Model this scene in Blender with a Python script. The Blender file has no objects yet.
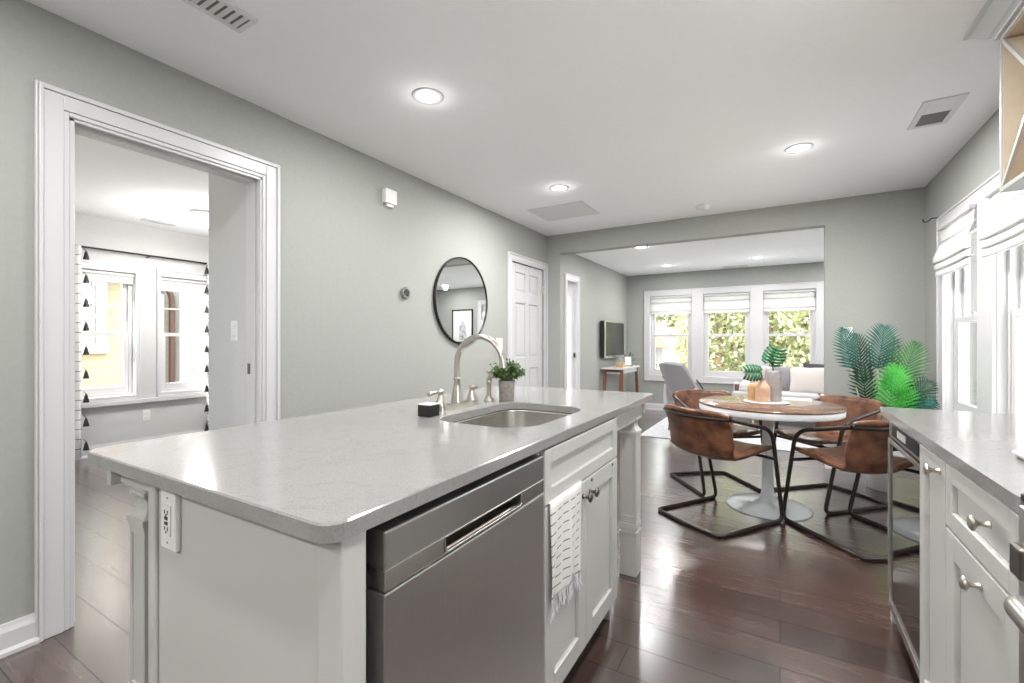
import bpy, math, random
from mathutils import Vector, Matrix
random.seed(7)
R = math.radians
PI = math.pi
SC = bpy.context.scene
COL = SC.collection
# ------------------------------------------------------------------ camera
cam_d = bpy.data.cameras.new('camera')
cam = bpy.data.objects.new('camera', cam_d)
COL.objects.link(cam)
cam.location = (0, 0, 1.17)
cam.rotation_euler = (R(90), 0, R(30.49))
cam_d.sensor_width = 36
cam_d.lens = 16.0
cam_d.clip_start = 0.02
SC.camera = cam
# ------------------------------------------------------------------ world
SC.view_settings.view_transform = 'Standard'
SC.view_settings.look = 'None'
SC.view_settings.gamma = 1
SC.view_settings.use_curve_mapping = False
SC.view_settings.exposure = 0.92
w = bpy.data.worlds.new('sky'); SC.world = w; w.use_nodes = True
nt = w.node_tree; nt.nodes.clear()
out = nt.nodes.new('ShaderNodeOutputWorld')
bg = nt.nodes.new('ShaderNodeBackground')
tc = nt.nodes.new('ShaderNodeTexCoord')
sx = nt.nodes.new('ShaderNodeSeparateXYZ')
cr = nt.nodes.new('ShaderNodeValToRGB')
cr.color_ramp.elements[0].position = 0.45; cr.color_ramp.elements[0].color = (.55, .55, .52, 1)
cr.color_ramp.elements[1].position = 0.53; cr.color_ramp.elements[1].color = (.95, .975, 1, 1)
mr = nt.nodes.new('ShaderNodeMath'); mr.operation = 'MULTIPLY_ADD'
mr.inputs[1].default_value = .5; mr.inputs[2].default_value = .5
nt.links.new(tc.outputs['Generated'], sx.inputs[0])
nt.links.new(sx.outputs['Z'], mr.inputs[0])
nt.links.new(mr.outputs[0], cr.inputs[0])
nt.links.new(cr.outputs[0], bg.inputs['Color'])
bg.inputs['Strength'].default_value = 4.4
nt.links.new(bg.outputs[0], out.inputs[0])

def sun(energy, rot):
    d = bpy.data.lights.new('sun', 'SUN'); d.energy = energy; d.angle = R(3); d.color = (1, .96, .88)
    o = bpy.data.objects.new('sun', d); COL.objects.link(o); o.rotation_euler = rot
sun(15.0, (R(38), 0, R(-28)))      # high sun behind and beside the house, lights trees and siding outside

LAMP_W = 17.0

# ------------------------------------------------------------------ materials
def principled(name, col, rough=.5, metal=0, ior=1.5, coat=0, coat_r=.05, spec=.5, sheen=0):
    m = bpy.data.materials.new(name); m.use_nodes = True
    b = m.node_tree.nodes['Principled BSDF']
    b.inputs['Base Color'].default_value = (*col, 1)
    b.inputs['Roughness'].default_value = rough
    b.inputs['Metallic'].default_value = metal
    b.inputs['IOR'].default_value = ior
    b.inputs['Coat Weight'].default_value = coat
    b.inputs['Coat Roughness'].default_value = coat_r
    b.inputs['Specular IOR Level'].default_value = spec
    b.inputs['Sheen Weight'].default_value = sheen
    return m

def N(m, t, **kw):
    n = m.node_tree.nodes.new(t)
    for k, v in kw.items():
        if k in n.inputs: n.inputs[k].default_value = v
        else: setattr(n, k, v)
    return n

def L(m, a, b): m.node_tree.links.new(a, b)
def BS(m): return m.node_tree.nodes['Principled BSDF']

def noisy(name, c1, c2, scale=8, rough=.5, bump=0, detail=4, stretch=None, lo=.35, hi=.65, **kw):
    m = principled(name, c1, rough, **kw)
    tc = N(m, 'ShaderNodeTexCoord'); mp = N(m, 'ShaderNodeMapping')
    if stretch: mp.inputs['Scale'].default_value = stretch
    no = N(m, 'ShaderNodeTexNoise', Scale=scale, Detail=detail)
    cr = N(m, 'ShaderNodeValToRGB')
    cr.color_ramp.elements[0].position = lo; cr.color_ramp.elements[0].color = (*c1, 1)
    cr.color_ramp.elements[1].position = hi; cr.color_ramp.elements[1].color = (*c2, 1)
    L(m, tc.outputs['Object'], mp.inputs[0]); L(m, mp.outputs[0], no.inputs['Vector'])
    L(m, no.outputs['Fac'], cr.inputs[0]); L(m, cr.outputs[0], BS(m).inputs['Base Color'])
    if bump:
        bp = N(m, 'ShaderNodeBump', Strength=bump, Distance=.01)
        L(m, no.outputs['Fac'], bp.inputs['Height']); L(m, bp.outputs[0], BS(m).inputs['Normal'])
    return m

M = {}
M['wall'] = noisy('sage_wall_paint', (.345, .355, .331), (.358, .369, .344), 40, .75, bump=.03)
M['wall2'] = noisy('bedroom_wall_paint', (.56, .562, .56), (.575, .578, .575), 40, .75, bump=.03)
M['ceil'] = noisy('ceiling_paint', (.91, .92, .935), (.92, .93, .945), 30, .85)
M['trim'] = principled('white_trim_paint', (.60, .60, .605), .35)
M['door'] = principled('white_door_paint', (.56, .56, .57), .4)
M['cab'] = principled('white_cabinet_paint', (.53, .522, .500), .35)
M['steel'] = principled('brushed_steel', (.62, .60, .57), .27, metal=1)
M['steeld'] = principled('darker_steel', (.42, .41, .40), .32, metal=1)
M['nickel'] = noisy('brushed_nickel', (.50, .46, .41), (.56, .52, .47), 60, .28, metal=1)
M['bronze'] = principled('dark_pewter', (.20, .18, .16), .35, metal=1)
M['black'] = principled('black_plastic', (.007, .007, .008), .5)
M['blackm'] = principled('black_metal', (.02, .019, .019), .35, metal=.3)
M['gap'] = principled('dark_gap', (.01, .01, .01), .8)
M['plastic'] = principled('white_plastic', (.78, .78, .76), .35)
M['slot'] = principled('outlet_slot', (.05, .05, .05), .6)
M['red'] = principled('red_button', (.45, .03, .02), .5)
M['mirror'] = principled('mirror_glass', (.92, .93, .92), .005, metal=1)
M['tubem'] = principled('gunmetal_tube', (.06, .052, .046), .28, metal=.75)
M['tabw'] = principled('white_table_lacquer', (.66, .69, .71), .25)
M['tabrim'] = principled('white_table_edge', (.76, .77, .78), .4)
M['linen'] = noisy('grey_upholstery', (.25, .245, .255), (.30, .295, .305), 120, .9, bump=.2, sheen=.3)
M['linen2'] = noisy('pale_grey_upholstery', (.52, .51, .51), (.58, .57, .57), 120, .9, bump=.2, sheen=.3)
M['navy'] = noisy('charcoal_cloth', (.045, .05, .06), (.07, .075, .085), 90, .9)
M['blush'] = noisy('blush_cloth', (.55, .45, .42), (.62, .52, .49), 90, .9)
M['cream'] = noisy('cream_cloth', (.64, .59, .56), (.74, .69, .66), 140, .9, bump=.6)
M['white_cloth'] = noisy('white_cloth', (.76, .76, .76), (.8, .8, .8), 90, .9)
M['oak'] = noisy('pale_wood', (.50, .30, .14), (.62, .40, .21), 14, .5, stretch=(1, 1, .15))
M['walnut'] = noisy('walnut', (.15, .055, .028), (.24, .095, .05), 14, .4, stretch=(1, 1, .12))
M['rackw'] = noisy('raw_birch', (.66, .56, .43), (.72, .62, .49), 12, .6, stretch=(1, .3, 1))
M['clay'] = noisy('terracotta', (.56, .34, .22), (.62, .39, .27), 30, .75)
M['clay2'] = noisy('ochre_clay', (.50, .30, .12), (.56, .35, .17), 30, .7)
M['greyvase'] = noisy('grey_stoneware', (.30, .27, .26), (.36, .33, .32), 30, .6)
M['conc'] = noisy('concrete_pot', (.24, .215, .19), (.34, .31, .28), 60, .85, bump=.3)
M['soil'] = noisy('soil', (.03, .02, .015), (.06, .04, .03), 60, .95)
M['screen'] = principled('tv_screen', (.012, .013, .015), .22)
M['paper'] = principled('paper', (.8, .8, .78), .8)
M['print'] = noisy('print_ink', (.25, .25, .25), (.7, .7, .69), 12, .8)
M['rug'] = noisy('pale_rug', (.50, .50, .51), (.66, .66, .67), 25, .95, bump=.5)
M['grille'] = principled('white_grille', (.72, .72, .72), .5)
M['darkduct'] = principled('duct_interior', (.18, .18, .175), .9)
M['ledge'] = principled('white_ceramic', (.78, .78, .78), .2)
M['roof'] = noisy('terracotta_roof', (.14, .065, .045), (.20, .105, .08), 20, .8)
M['ground'] = noisy('pale_bounce_ground', (.50, .49, .46), (.62, .61, .58), 3, .95)  # pale so the ground throws daylight back up indoors
M['exwhite'] = principled('exterior_white', (.45, .45, .445), .6)
M['exgrey'] = principled('exterior_grey', (.17, .17, .17), .7)
M['exbrown'] = principled('brown_downpipe', (.075, .035, .025), .6)
M['bark'] = noisy('bark', (.12, .08, .05), (.2, .14, .1), 20, .9)

def leafmat(name, c1, c2, scale=6, rough=.45, trans=.25):
    m = noisy(name, c1, c2, scale, rough)
    b = BS(m)
    outn = m.node_tree.nodes['Material Output']
    tr = N(m, 'ShaderNodeBsdfTranslucent')
    mx = N(m, 'ShaderNodeMixShader', Fac=trans)
    cr = [n for n in m.node_tree.nodes if n.type == 'VALTORGB'][0]
    L(m, cr.outputs[0], tr.inputs['Color'])
    L(m, b.outputs[0], mx.inputs[1]); L(m, tr.outputs[0], mx.inputs[2]); L(m, mx.outputs[0], outn.inputs[0])
    return m
M['tree1'] = leafmat('tree_leaf_yellow_green', (.20, .23, .09), (.48, .49, .33), 2.5, .6, .35)
M['tree2'] = leafmat('tree_leaf_green', (.09, .13, .05), (.38, .40, .24), 2.5, .6, .35)
M['tree3'] = leafmat('dark_shrub_leaf', (.05, .11, .04), (.10, .18, .07), 3, .6, .2)
M['herb'] = leafmat('herb_leaf', (.04, .11, .02), (.22, .34, .11), 25, .5)
M['herb2'] = leafmat('pale_herb_leaf', (.16, .25, .12), (.34, .42, .27), 25, .5)
M['monstera'] = leafmat('monstera_leaf', (.008, .09, .028), (.02, .17, .06), 12, .35, .15)
M['palm_dark'] = leafmat('palm_leaf_blue_green', (.008, .075, .06), (.02, .14, .105), 10, .35, .15)
M['palm_mid'] = leafmat('palm_leaf_green', (.015, .10, .012), (.045, .20, .03), 8, .5, .12)
M['palm_bright'] = leafmat('palm_leaf_bright_green', (.02, .28, .015), (.07, .48, .06), 8, .45, .2)
M['palm_deep'] = leafmat('palm_leaf_deep_green', (.006, .035, .015), (.012, .07, .028), 8, .35, .1)
M['stem'] = principled('pale_stem', (.35, .36, .26), .6)

def glass():
    m = bpy.data.materials.new('window_glass'); m.use_nodes = True
    t = m.node_tree; t.nodes.clear()
    o = t.nodes.new('ShaderNodeOutputMaterial'); mx = t.nodes.new('ShaderNodeMixShader')
    tr = t.nodes.new('ShaderNodeBsdfTransparent'); gl = t.nodes.new('ShaderNodeBsdfGlossy')
    lw = t.nodes.new('ShaderNodeLayerWeight'); lw.inputs['Blend'].default_value = .5
    pw = t.nodes.new('ShaderNodeMath'); pw.operation = 'POWER'; pw.inputs[1].default_value = 5.0
    fr = t.nodes.new('ShaderNodeMath'); fr.operation = 'MULTIPLY_ADD'; fr.inputs[1].default_value = .45; fr.inputs[2].default_value = .03
    t.links.new(lw.outputs['Facing'], pw.inputs[0]); t.links.new(pw.outputs[0], fr.inputs[0])
    gl.inputs['Roughness'].default_value = .01
    tr.inputs[0].default_value = (.97, .98, .97, 1)
    t.links.new(fr.outputs[0], mx.inputs[0]); t.links.new(tr.outputs[0], mx.inputs[1])
    t.links.new(gl.outputs[0], mx.inputs[2]); t.links.new(mx.outputs[0], o.inputs[0])
    return m
M['glass'] = glass()

def sheer(name, col, fac):
    m = bpy.data.materials.new(name); m.use_nodes = True
    t = m.node_tree; t.nodes.clear()
    o = t.nodes.new('ShaderNodeOutputMaterial'); mx = t.nodes.new('ShaderNodeMixShader')
    d = t.nodes.new('ShaderNodeBsdfDiffuse'); tl = t.nodes.new('ShaderNodeBsdfTranslucent')
    d.inputs[0].default_value = (*col, 1); tl.inputs[0].default_value = (*col, 1)
    mx.inputs[0].default_value = fac
    t.links.new(d.outputs[0], mx.inputs[1]); t.links.new(tl.outputs[0], mx.inputs[2]); t.links.new(mx.outputs[0], o.inputs[0])
    return m
M['shade'] = sheer('roman_shade_cloth', (.80, .80, .79), .35)

def emis(name, col, s):
    m = bpy.data.materials.new(name); m.use_nodes = True
    b = BS(m); b.inputs['Emission Color'].default_value = (*col, 1); b.inputs['Emission Strength'].default_value = s
    b.inputs['Base Color'].default_value = (.8, .8, .8, 1)
    return m
M['lamp'] = emis('lamp_diffuser', (1, .97, .93), 6)
M['dome'] = emis('dome_glass', (1, .95, .88), 1.6)

def floor_mat():
    m = principled('hardwood_floor', (.06, .03, .022), .16, ior=1.5)
    b = BS(m)
    tc = N(m, 'ShaderNodeTexCoord'); mp = N(m, 'ShaderNodeMapping')
    br = N(m, 'ShaderNodeTexBrick', Scale=1.0)
    br.offset = .37; br.offset_frequency = 2
    br.inputs['Brick Width'].default_value = 1.35; br.inputs['Row Height'].default_value = .158
    br.inputs['Mortar Size'].default_value = .002; br.inputs['Mortar Smooth'].default_value = .1
    br.inputs['Color1'].default_value = (.070, .034, .026, 1); br.inputs['Color2'].default_value = (.030, .0155, .013, 1)
    br.inputs['Mortar'].default_value = (.016, .008, .007, 1)
    br.inputs['Bias'].default_value = 0
    L(m, tc.outputs['Object'], mp.inputs[0]); L(m, mp.outputs[0], br.inputs['Vector'])
    mp2 = N(m, 'ShaderNodeMapping'); mp2.inputs['Scale'].default_value = (1.2, 11, 1)
    no = N(m, 'ShaderNodeTexNoise', Scale=3.2, Detail=8, Roughness=.62)
    L(m, tc.outputs['Object'], mp2.inputs[0]); L(m, mp2.outputs[0], no.inputs['Vector'])
    mx = N(m, 'ShaderNodeMixRGB', blend_type='OVERLAY'); mx.inputs[0].default_value = .45
    L(m, br.outputs['Color'], mx.inputs[1]); L(m, no.outputs['Fac'], mx.inputs[2])
    L(m, mx.outputs[0], b.inputs['Base Color'])
    n2 = N(m, 'ShaderNodeTexNoise', Scale=2.5, Detail=5)
    L(m, tc.outputs['Object'], n2.inputs['Vector'])
    rr = N(m, 'ShaderNodeMapRange'); rr.inputs['To Min'].default_value = .18; rr.inputs['To Max'].default_value = .30
    L(m, n2.outputs['Fac'], rr.inputs[0]); L(m, rr.outputs[0], b.inputs['Roughness'])
    inv = N(m, 'ShaderNodeMath', operation='SUBTRACT'); inv.inputs[0].default_value = 1
    L(m, br.outputs['Fac'], inv.inputs[1])
    bp = N(m, 'ShaderNodeBump', Strength=.5, Distance=.004)
    ad = N(m, 'ShaderNodeMath', operation='MULTIPLY_ADD'); ad.inputs[1].default_value = .03
    L(m, no.outputs['Fac'], ad.inputs[0]); L(m, inv.outputs[0], ad.inputs[2])
    L(m, ad.outputs[0], bp.inputs['Height']); L(m, bp.outputs[0], b.inputs['Normal']); L(m, bp.outputs[0], b.inputs['Coat Normal'])
    
    b.inputs['Coat IOR'].default_value = 1.95
    cwt = N(m, 'ShaderNodeMapRange'); cwt.inputs['To Min'].default_value = 1.0; cwt.inputs['To Max'].default_value = .45
    L(m, br.outputs['Fac'], cwt.inputs[0]); L(m, cwt.outputs[0], b.inputs['Coat Weight'])
    sp2 = N(m, 'ShaderNodeSeparateColor'); L(m, br.outputs['Color'], sp2.inputs[0])
    pr2 = N(m, 'ShaderNodeMapRange'); pr2.inputs['From Min'].default_value = .035; pr2.inputs['From Max'].default_value = .085
    pr2.inputs['To Min'].default_value = .18; pr2.inputs['To Max'].default_value = .22
    L(m, sp2.outputs[0], pr2.inputs[0])
    av = N(m, 'ShaderNodeMath', operation='MULTIPLY_ADD'); av.inputs[1].default_value = .12
    L(m, no.outputs['Fac'], av.inputs[0]); L(m, pr2.outputs[0], av.inputs[2]); L(m, av.outputs[0], b.inputs['Coat Roughness'])
    return m
M['floor'] = floor_mat()

def quartz_mat():
    m = principled('quartz', (.66, .65, .63), .13, ior=1.5)
    b = BS(m); tc = N(m, 'ShaderNodeTexCoord')
    n1 = N(m, 'ShaderNodeTexNoise', Scale=2.6, Detail=9, Roughness=.6, Distortion=1.6)
    cr = N(m, 'ShaderNodeValToRGB'); e = cr.color_ramp.elements
    e[0].position = .475; e[0].color = (.272, .267, .257, 1)
    e[1].position = .52; e[1].color = (.272, .267, .257, 1)
    k = e.new(.497); k.color = (.25, .245, .235, 1)
    L(m, tc.outputs['Object'], n1.inputs['Vector']); L(m, n1.outputs['Fac'], cr.inputs[0])
    n2 = N(m, 'ShaderNodeTexNoise', Scale=260, Detail=2)
    L(m, tc.outputs['Object'], n2.inputs['Vector'])
    mx = N(m, 'ShaderNodeMixRGB', blend_type='OVERLAY'); mx.inputs[0].default_value = .25
    L(m, cr.outputs[0], mx.inputs[1]); L(m, n2.outputs['Fac'], mx.inputs[2]); L(m, mx.outputs[0], b.inputs['Base Color'])
    return m
M['quartz'] = quartz_mat()

def leather_mat():
    m = noisy('brown_leather', (.055, .021, .012), (.23, .098, .050), 13, .32, detail=9, lo=.32, hi=.72)
    tc = N(m, 'ShaderNodeTexCoord'); v = N(m, 'ShaderNodeTexVoronoi', Scale=220)
    L(m, tc.outputs['Object'], v.inputs['Vector'])
    bp = N(m, 'ShaderNodeBump', Strength=.15, Distance=.003)
    L(m, v.outputs['Distance'], bp.inputs['Height']); L(m, bp.outputs[0], BS(m).inputs['Normal'])
    return m
M['leather'] = leather_mat()

def tabletop_mat():
    m = noisy('dark_wood_top', (.13, .065, .042), (.22, .125, .085), 5, .17, detail=8, stretch=(1, 9, 1))
    BS(m).inputs['Coat Weight'].default_value = .5
    return m
M['tabtop'] = tabletop_mat()

def stainless_door():
    m = noisy('stainless_door', (.67, .665, .65), (.69, .685, .67), 240, .36, metal=1, detail=2, stretch=(1, 1, .03))
    BS(m).inputs['Anisotropic'].default_value = .6
    return m
M['ssdoor'] = stainless_door()
M['sspanel'] = principled('stainless_panel', (.52, .51, .50), .34, metal=1)
M['cooler'] = principled('cooler_black_glass', (.006, .006, .007), .015, ior=3.2)

def siding_mat(name, c1, c2, pitch):
    m = principled(name, c1, .6)
    tc = N(m, 'ShaderNodeTexCoord'); s = N(m, 'ShaderNodeSeparateXYZ')
    d = N(m, 'ShaderNodeMath', operation='DIVIDE'); d.inputs[1].default_value = pitch
    f = N(m, 'ShaderNodeMath', operation='FRACT')
    L(m, tc.outputs['Object'], s.inputs[0]); L(m, s.outputs['Z'], d.inputs[0]); L(m, d.outputs[0], f.inputs[0])
    bp = N(m, 'ShaderNodeBump', Strength=1, Distance=.03)
    inv = N(m, 'ShaderNodeMath', operation='SUBTRACT'); inv.inputs[0].default_value = 1
    L(m, f.outputs[0], inv.inputs[1]); L(m, inv.outputs[0], bp.inputs['Height'])
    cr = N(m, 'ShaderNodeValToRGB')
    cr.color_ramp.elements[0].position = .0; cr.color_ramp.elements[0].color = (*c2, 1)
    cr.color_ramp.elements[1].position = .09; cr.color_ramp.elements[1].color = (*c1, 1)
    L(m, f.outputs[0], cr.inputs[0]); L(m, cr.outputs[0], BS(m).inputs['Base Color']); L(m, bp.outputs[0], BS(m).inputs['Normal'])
    return m
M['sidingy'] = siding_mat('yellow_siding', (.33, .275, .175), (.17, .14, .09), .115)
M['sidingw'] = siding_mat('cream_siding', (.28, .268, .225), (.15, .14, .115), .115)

def towel_mat():
    m = principled('towel_cloth', (.74, .73, .70), .95)
    tc = N(m, 'ShaderNodeTexCoord'); s = N(m, 'ShaderNodeSeparateXYZ')
    L(m, tc.outputs['UV'], s.inputs[0])
    def frac(sock, k):
        a = N(m, 'ShaderNodeMath', operation='MULTIPLY'); a.inputs[1].default_value = k
        f = N(m, 'ShaderNodeMath', operation='FRACT'); L(m, sock, a.inputs[0]); L(m, a.outputs[0], f.inputs[0]); return f.outputs[0]
    def lt(sock, t):
        a = N(m, 'ShaderNodeMath', operation='LESS_THAN'); a.inputs[1].default_value = t; L(m, sock, a.inputs[0]); return a.outputs[0]
    a = lt(frac(s.outputs['Y'], 10), .12); b2 = lt(frac(s.outputs['X'], 5), .68)
    mu = N(m, 'ShaderNodeMath', operation='MULTIPLY'); L(m, a, mu.inputs[0]); L(m, b2, mu.inputs[1])
    mx = N(m, 'ShaderNodeMixRGB'); mx.inputs[1].default_value = (.74, .73, .70, 1); mx.inputs[2].default_value = (.13, .12, .12, 1)
    L(m, mu.outputs[0], mx.inputs[0]); L(m, mx.outputs[0], BS(m).inputs['Base Color'])
    v = N(m, 'ShaderNodeTexNoise', Scale=180); L(m, tc.outputs['Object'], v.inputs['Vector'])
    bp = N(m, 'ShaderNodeBump', Strength=.7, Distance=.004); L(m, v.outputs['Fac'], bp.inputs['Height']); L(m, bp.outputs[0], BS(m).inputs['Normal'])
    return m
M['towel'] = towel_mat()

def curtain_mat():
    m = principled('curtain_cloth', (.80, .80, .79), .9)
    tc = N(m, 'ShaderNodeTexCoord'); s = N(m, 'ShaderNodeSeparateXYZ'); L(m, tc.outputs['Object'], s.inputs[0])
    a = N(m, 'ShaderNodeMath', operation='DIVIDE'); a.inputs[1].default_value = .095
    f = N(m, 'ShaderNodeMath', operation='FRACT'); l = N(m, 'ShaderNodeMath', operation='LESS_THAN'); l.inputs[1].default_value = .07
    L(m, s.outputs['Z'], a.inputs[0]); L(m, a.outputs[0], f.inputs[0]); L(m, f.outputs[0], l.inputs[0])
    mx = N(m, 'ShaderNodeMixRGB'); mx.inputs[1].default_value = (.80, .80, .79, 1); mx.inputs[2].default_value = (.10, .10, .11, 1)
    L(m, l.outputs[0], mx.inputs[0]); L(m, mx.outputs[0], BS(m).inputs['Base Color'])
    return m
M['curtain'] = curtain_mat()

# ------------------------------------------------------------------ mesh builder
class MB:
    def __init__(s):
        s.v = []; s.f = []; s.sm = []; s.mi = []; s.uv = None; s.T = Matrix.Identity(4); s.cur = 0
    def add(s, vs, fs, smooth=False):
        b = len(s.v)
        s.v += [tuple(s.T @ Vector(p)) for p in vs]
        for f in fs:
            s.f.append(tuple(b + i for i in f)); s.sm.append(smooth); s.mi.append(s.cur)
        return s
    def box(s, x0, x1, y0, y1, z0, z1):
        if x0 > x1: x0, x1 = x1, x0
        if y0 > y1: y0, y1 = y1, y0
        if z0 > z1: z0, z1 = z1, z0
        vs = [(x, y, z) for z in (z0, z1) for y in (y0, y1) for x in (x0, x1)]
        return s.add(vs, [(0, 2, 3, 1), (4, 5, 7, 6), (0, 1, 5, 4), (2, 6, 7, 3), (0, 4, 6, 2), (1, 3, 7, 5)])
    def obox(s, p, q, w, t, up=(0, 0, 1)):       # box bar from p to q, width w sideways, t along up
        p = Vector(p); q = Vector(q); d = (q - p).normalized(); u = Vector(up)
        sd = d.cross(u).normalized(); u = sd.cross(d).normalized()
        vs = []
        for c in (p, q):
            for a, b in ((-1, -1), (1, -1), (1, 1), (-1, 1)):
                vs.append(c + sd * (a * w / 2) + u * (b * t / 2))
        return s.add(vs, [(3, 2, 1, 0), (4, 5, 6, 7), (0, 1, 5, 4), (1, 2, 6, 5), (2, 3, 7, 6), (3, 0, 4, 7)])
    def taper(s, p, q, r0, r1, n=12, sq=False):
        p = Vector(p); q = Vector(q); d = (q - p).normalized()
        a = Vector((0, 0, 1)) if abs(d.z) < .9 else Vector((1, 0, 0))
        u = d.cross(a).normalized(); w2 = d.cross(u).normalized()
        vs = []
        for c, r in ((p, r0), (q, r1)):
            for i in range(n):
                t = 2 * PI * i / n + (PI / 4 if sq else 0)
                vs.append(c + u * (r * math.cos(t)) + w2 * (r * math.sin(t)))
        b = len(s.v)
        s.add(vs, [(i, (i + 1) % n, n + (i + 1) % n, n + i) for i in range(n)], not sq)
        s.add(vs[:n], [tuple(reversed(range(n)))]); s.add(vs[n:], [tuple(range(n))])
        return s
    def lathe(s, prof, c=(0, 0, 0), n=32, smooth=True, axis='z', cap=True):
        vs = []; fs = []
        for r, z in prof:
            for i in range(n):
                t = 2 * PI * i / n
                if axis == 'z': vs.append((c[0] + r * math.cos(t), c[1] + r * math.sin(t), c[2] + z))
                elif axis == 'x': vs.append((c[0] + z, c[1] + r * math.cos(t), c[2] + r * math.sin(t)))
                else: vs.append((c[0] + r * math.sin(t), c[1] + z, c[2] + r * math.cos(t)))
        for k in range(len(prof) - 1):
            for i in range(n):
                j = (i + 1) % n
                fs.append((k * n + i, k * n + j, (k + 1) * n + j, (k + 1) * n + i))
        s.add(vs, fs, smooth)
        if cap and prof[0][0] > 1e-5: s.add(vs[:n], [tuple(reversed(range(n)))])
        if cap and prof[-1][0] > 1e-5: s.add(vs[-n:], [tuple(range(n))])
        return s
    def tube(s, pts, r, n=10, fil=0, closed=False, fn=5, rr=None):
        P = [Vector(p) for p in pts]
        if fil:
            out = []; m = len(P)
            for i, p in enumerate(P):
                if not closed and i in (0, m - 1): out.append(p); continue
                a = P[(i - 1) % m]; b = P[(i + 1) % m]
                fl = fil[i] if isinstance(fil, (list, tuple)) else fil
                da = (a - p); db = (b - p)
                k = min(fl, da.length * .48, db.length * .48)
                if k < 1e-4: out.append(p); continue
                p0 = p + da.normalized() * k; p1 = p + db.normalized() * k
                for j in range(fn + 1):
                    t = j / fn
                    out.append(p0 * (1 - t) ** 2 + p * 2 * t * (1 - t) + p1 * t * t)
            P = out
        m = len(P); vs = []; fs = []
        T = []
        for i in range(m):
            if closed: d = P[(i + 1) % m] - P[i - 1]
            else: d = P[min(i + 1, m - 1)] - P[max(i - 1, 0)]
            T.append(d.normalized())
        a = Vector((0, 0, 1)) if abs(T[0].z) < .9 else Vector((1, 0, 0))
        u = T[0].cross(a).normalized()
        for i in range(m):
            u = (u - T[i] * u.dot(T[i])).normalized(); w2 = T[i].cross(u)
            ri = rr[i * (len(rr) - 1) // max(1, m - 1)] if rr else r
            for k in range(n):
                t = 2 * PI * k / n
                vs.append(P[i] + u * (ri * math.cos(t)) + w2 * (ri * math.sin(t)))
        for i in range(m if closed else m - 1):
            for k in range(n):
                i2 = (i + 1) % m; k2 = (k + 1) % n
                fs.append((i * n + k, i * n + k2, i2 * n + k2, i2 * n + k))
        s.add(vs, fs, True)
        if not closed:
            s.add(vs[:n], [tuple(range(n))]); s.add(vs[-n:], [tuple(reversed(range(n)))])
        return s
    def prism(s, poly, z0, z1, axis='z', smooth=False):
        n = len(poly); vs = []
        for z in (z0, z1):
            for a, b in poly:
                vs.append((a, b, z) if axis == 'z' else ((z, a, b) if axis == 'x' else (a, z, b)))
        s.add(vs, [tuple(reversed(range(n))), tuple(range(n, 2 * n))])
        s.add(vs, [(i, (i + 1) % n, n + (i + 1) % n, n + i) for i in range(n)], smooth)
        return s
    def grid(s, fn, nu, nv, smooth=True, uv=False):
        vs = []; fs = []
        for j in range(nv + 1):
            for i in range(nu + 1):
                vs.append(fn(i / nu, j / nv))
        for j in range(nv):
            for i in range(nu):
                a = j * (nu + 1) + i
                fs.append((a, a + 1, a + nu + 2, a + nu + 1))
        if uv: s.uv = [(i / nu, j / nv) for j in range(nv + 1) for i in range(nu + 1)]
        return s.add(vs, fs, smooth)
    def sphere(s, c, rx, ry=None, rz=None, n=16, m=10, pw=1):
        ry = ry or rx; rz = rz or rx
        def sg(x): return math.copysign(abs(x) ** pw, x)
        vs = []; fs = []
        for j in range(m + 1):
            ph = -PI / 2 + PI * j / m
            for i in range(n):
                t = 2 * PI * i / n
                vs.append((c[0] + rx * sg(math.cos(ph)) * sg(math.cos(t)), c[1] + ry * sg(math.cos(ph)) * sg(math.sin(t)), c[2] + rz * sg(math.sin(ph))))
        for j in range(m):
            for i in range(n):
                fs.append((j * n + i, j * n + (i + 1) % n, (j + 1) * n + (i + 1) % n, (j + 1) * n + i))
        return s.add(vs, fs, True)

def obj(name, mb, mat, parent=None, bevel=0, seg=2, solid=0, sub=0, offset=0):
    me = bpy.data.meshes.new(name)
    vs = mb.v
    if parent is not None and parent.get('_w'):
        o0 = parent.location
        vs = [(a - o0.x, b - o0.y, c - o0.z) for a, b, c in vs]
    elif parent is not None and parent.get('_wo'):
        o0 = parent['_wo']; vs = [(a - o0[0], b - o0[1], c - o0[2]) for a, b, c in vs]
    me.from_pydata(vs, [], mb.f)
    me.polygons.foreach_set('use_smooth', mb.sm)
    mats = mat if isinstance(mat, (list, tuple)) else [mat]
    for m in mats: me.materials.append(m)
    if len(mats) > 1: me.polygons.foreach_set('material_index', mb.mi)
    if mb.uv:
        l = me.uv_layers.new(name='UVMap')
        for lp in me.loops: l.data[lp.index].uv = mb.uv[lp.vertex_index] if lp.vertex_index < len(mb.uv) else (0, 0)
    me.update()
    o = bpy.data.objects.new(name, me); COL.objects.link(o)
    if parent is not None:
        o.parent = parent
        if parent.get('_w'): o['_wo'] = tuple(parent.location)
        elif parent.get('_wo'): o['_wo'] = tuple(parent['_wo'])
    if sub:
        md = o.modifiers.new('sub', 'SUBSURF'); md.levels = sub; md.render_levels = sub
    if solid:
        md = o.modifiers.new('solid', 'SOLIDIFY'); md.thickness = solid; md.offset = offset
    if bevel:
        md = o.modifiers.new('bevel', 'BEVEL'); md.width = bevel; md.segments = seg; md.limit_method = 'ANGLE'; md.angle_limit = R(40)
        md.harden_normals = False
    return o

def tag(o, label, cat, group=None):
    o['label'] = label; o['category'] = cat
    if group: o['group'] = group
    return o

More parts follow.
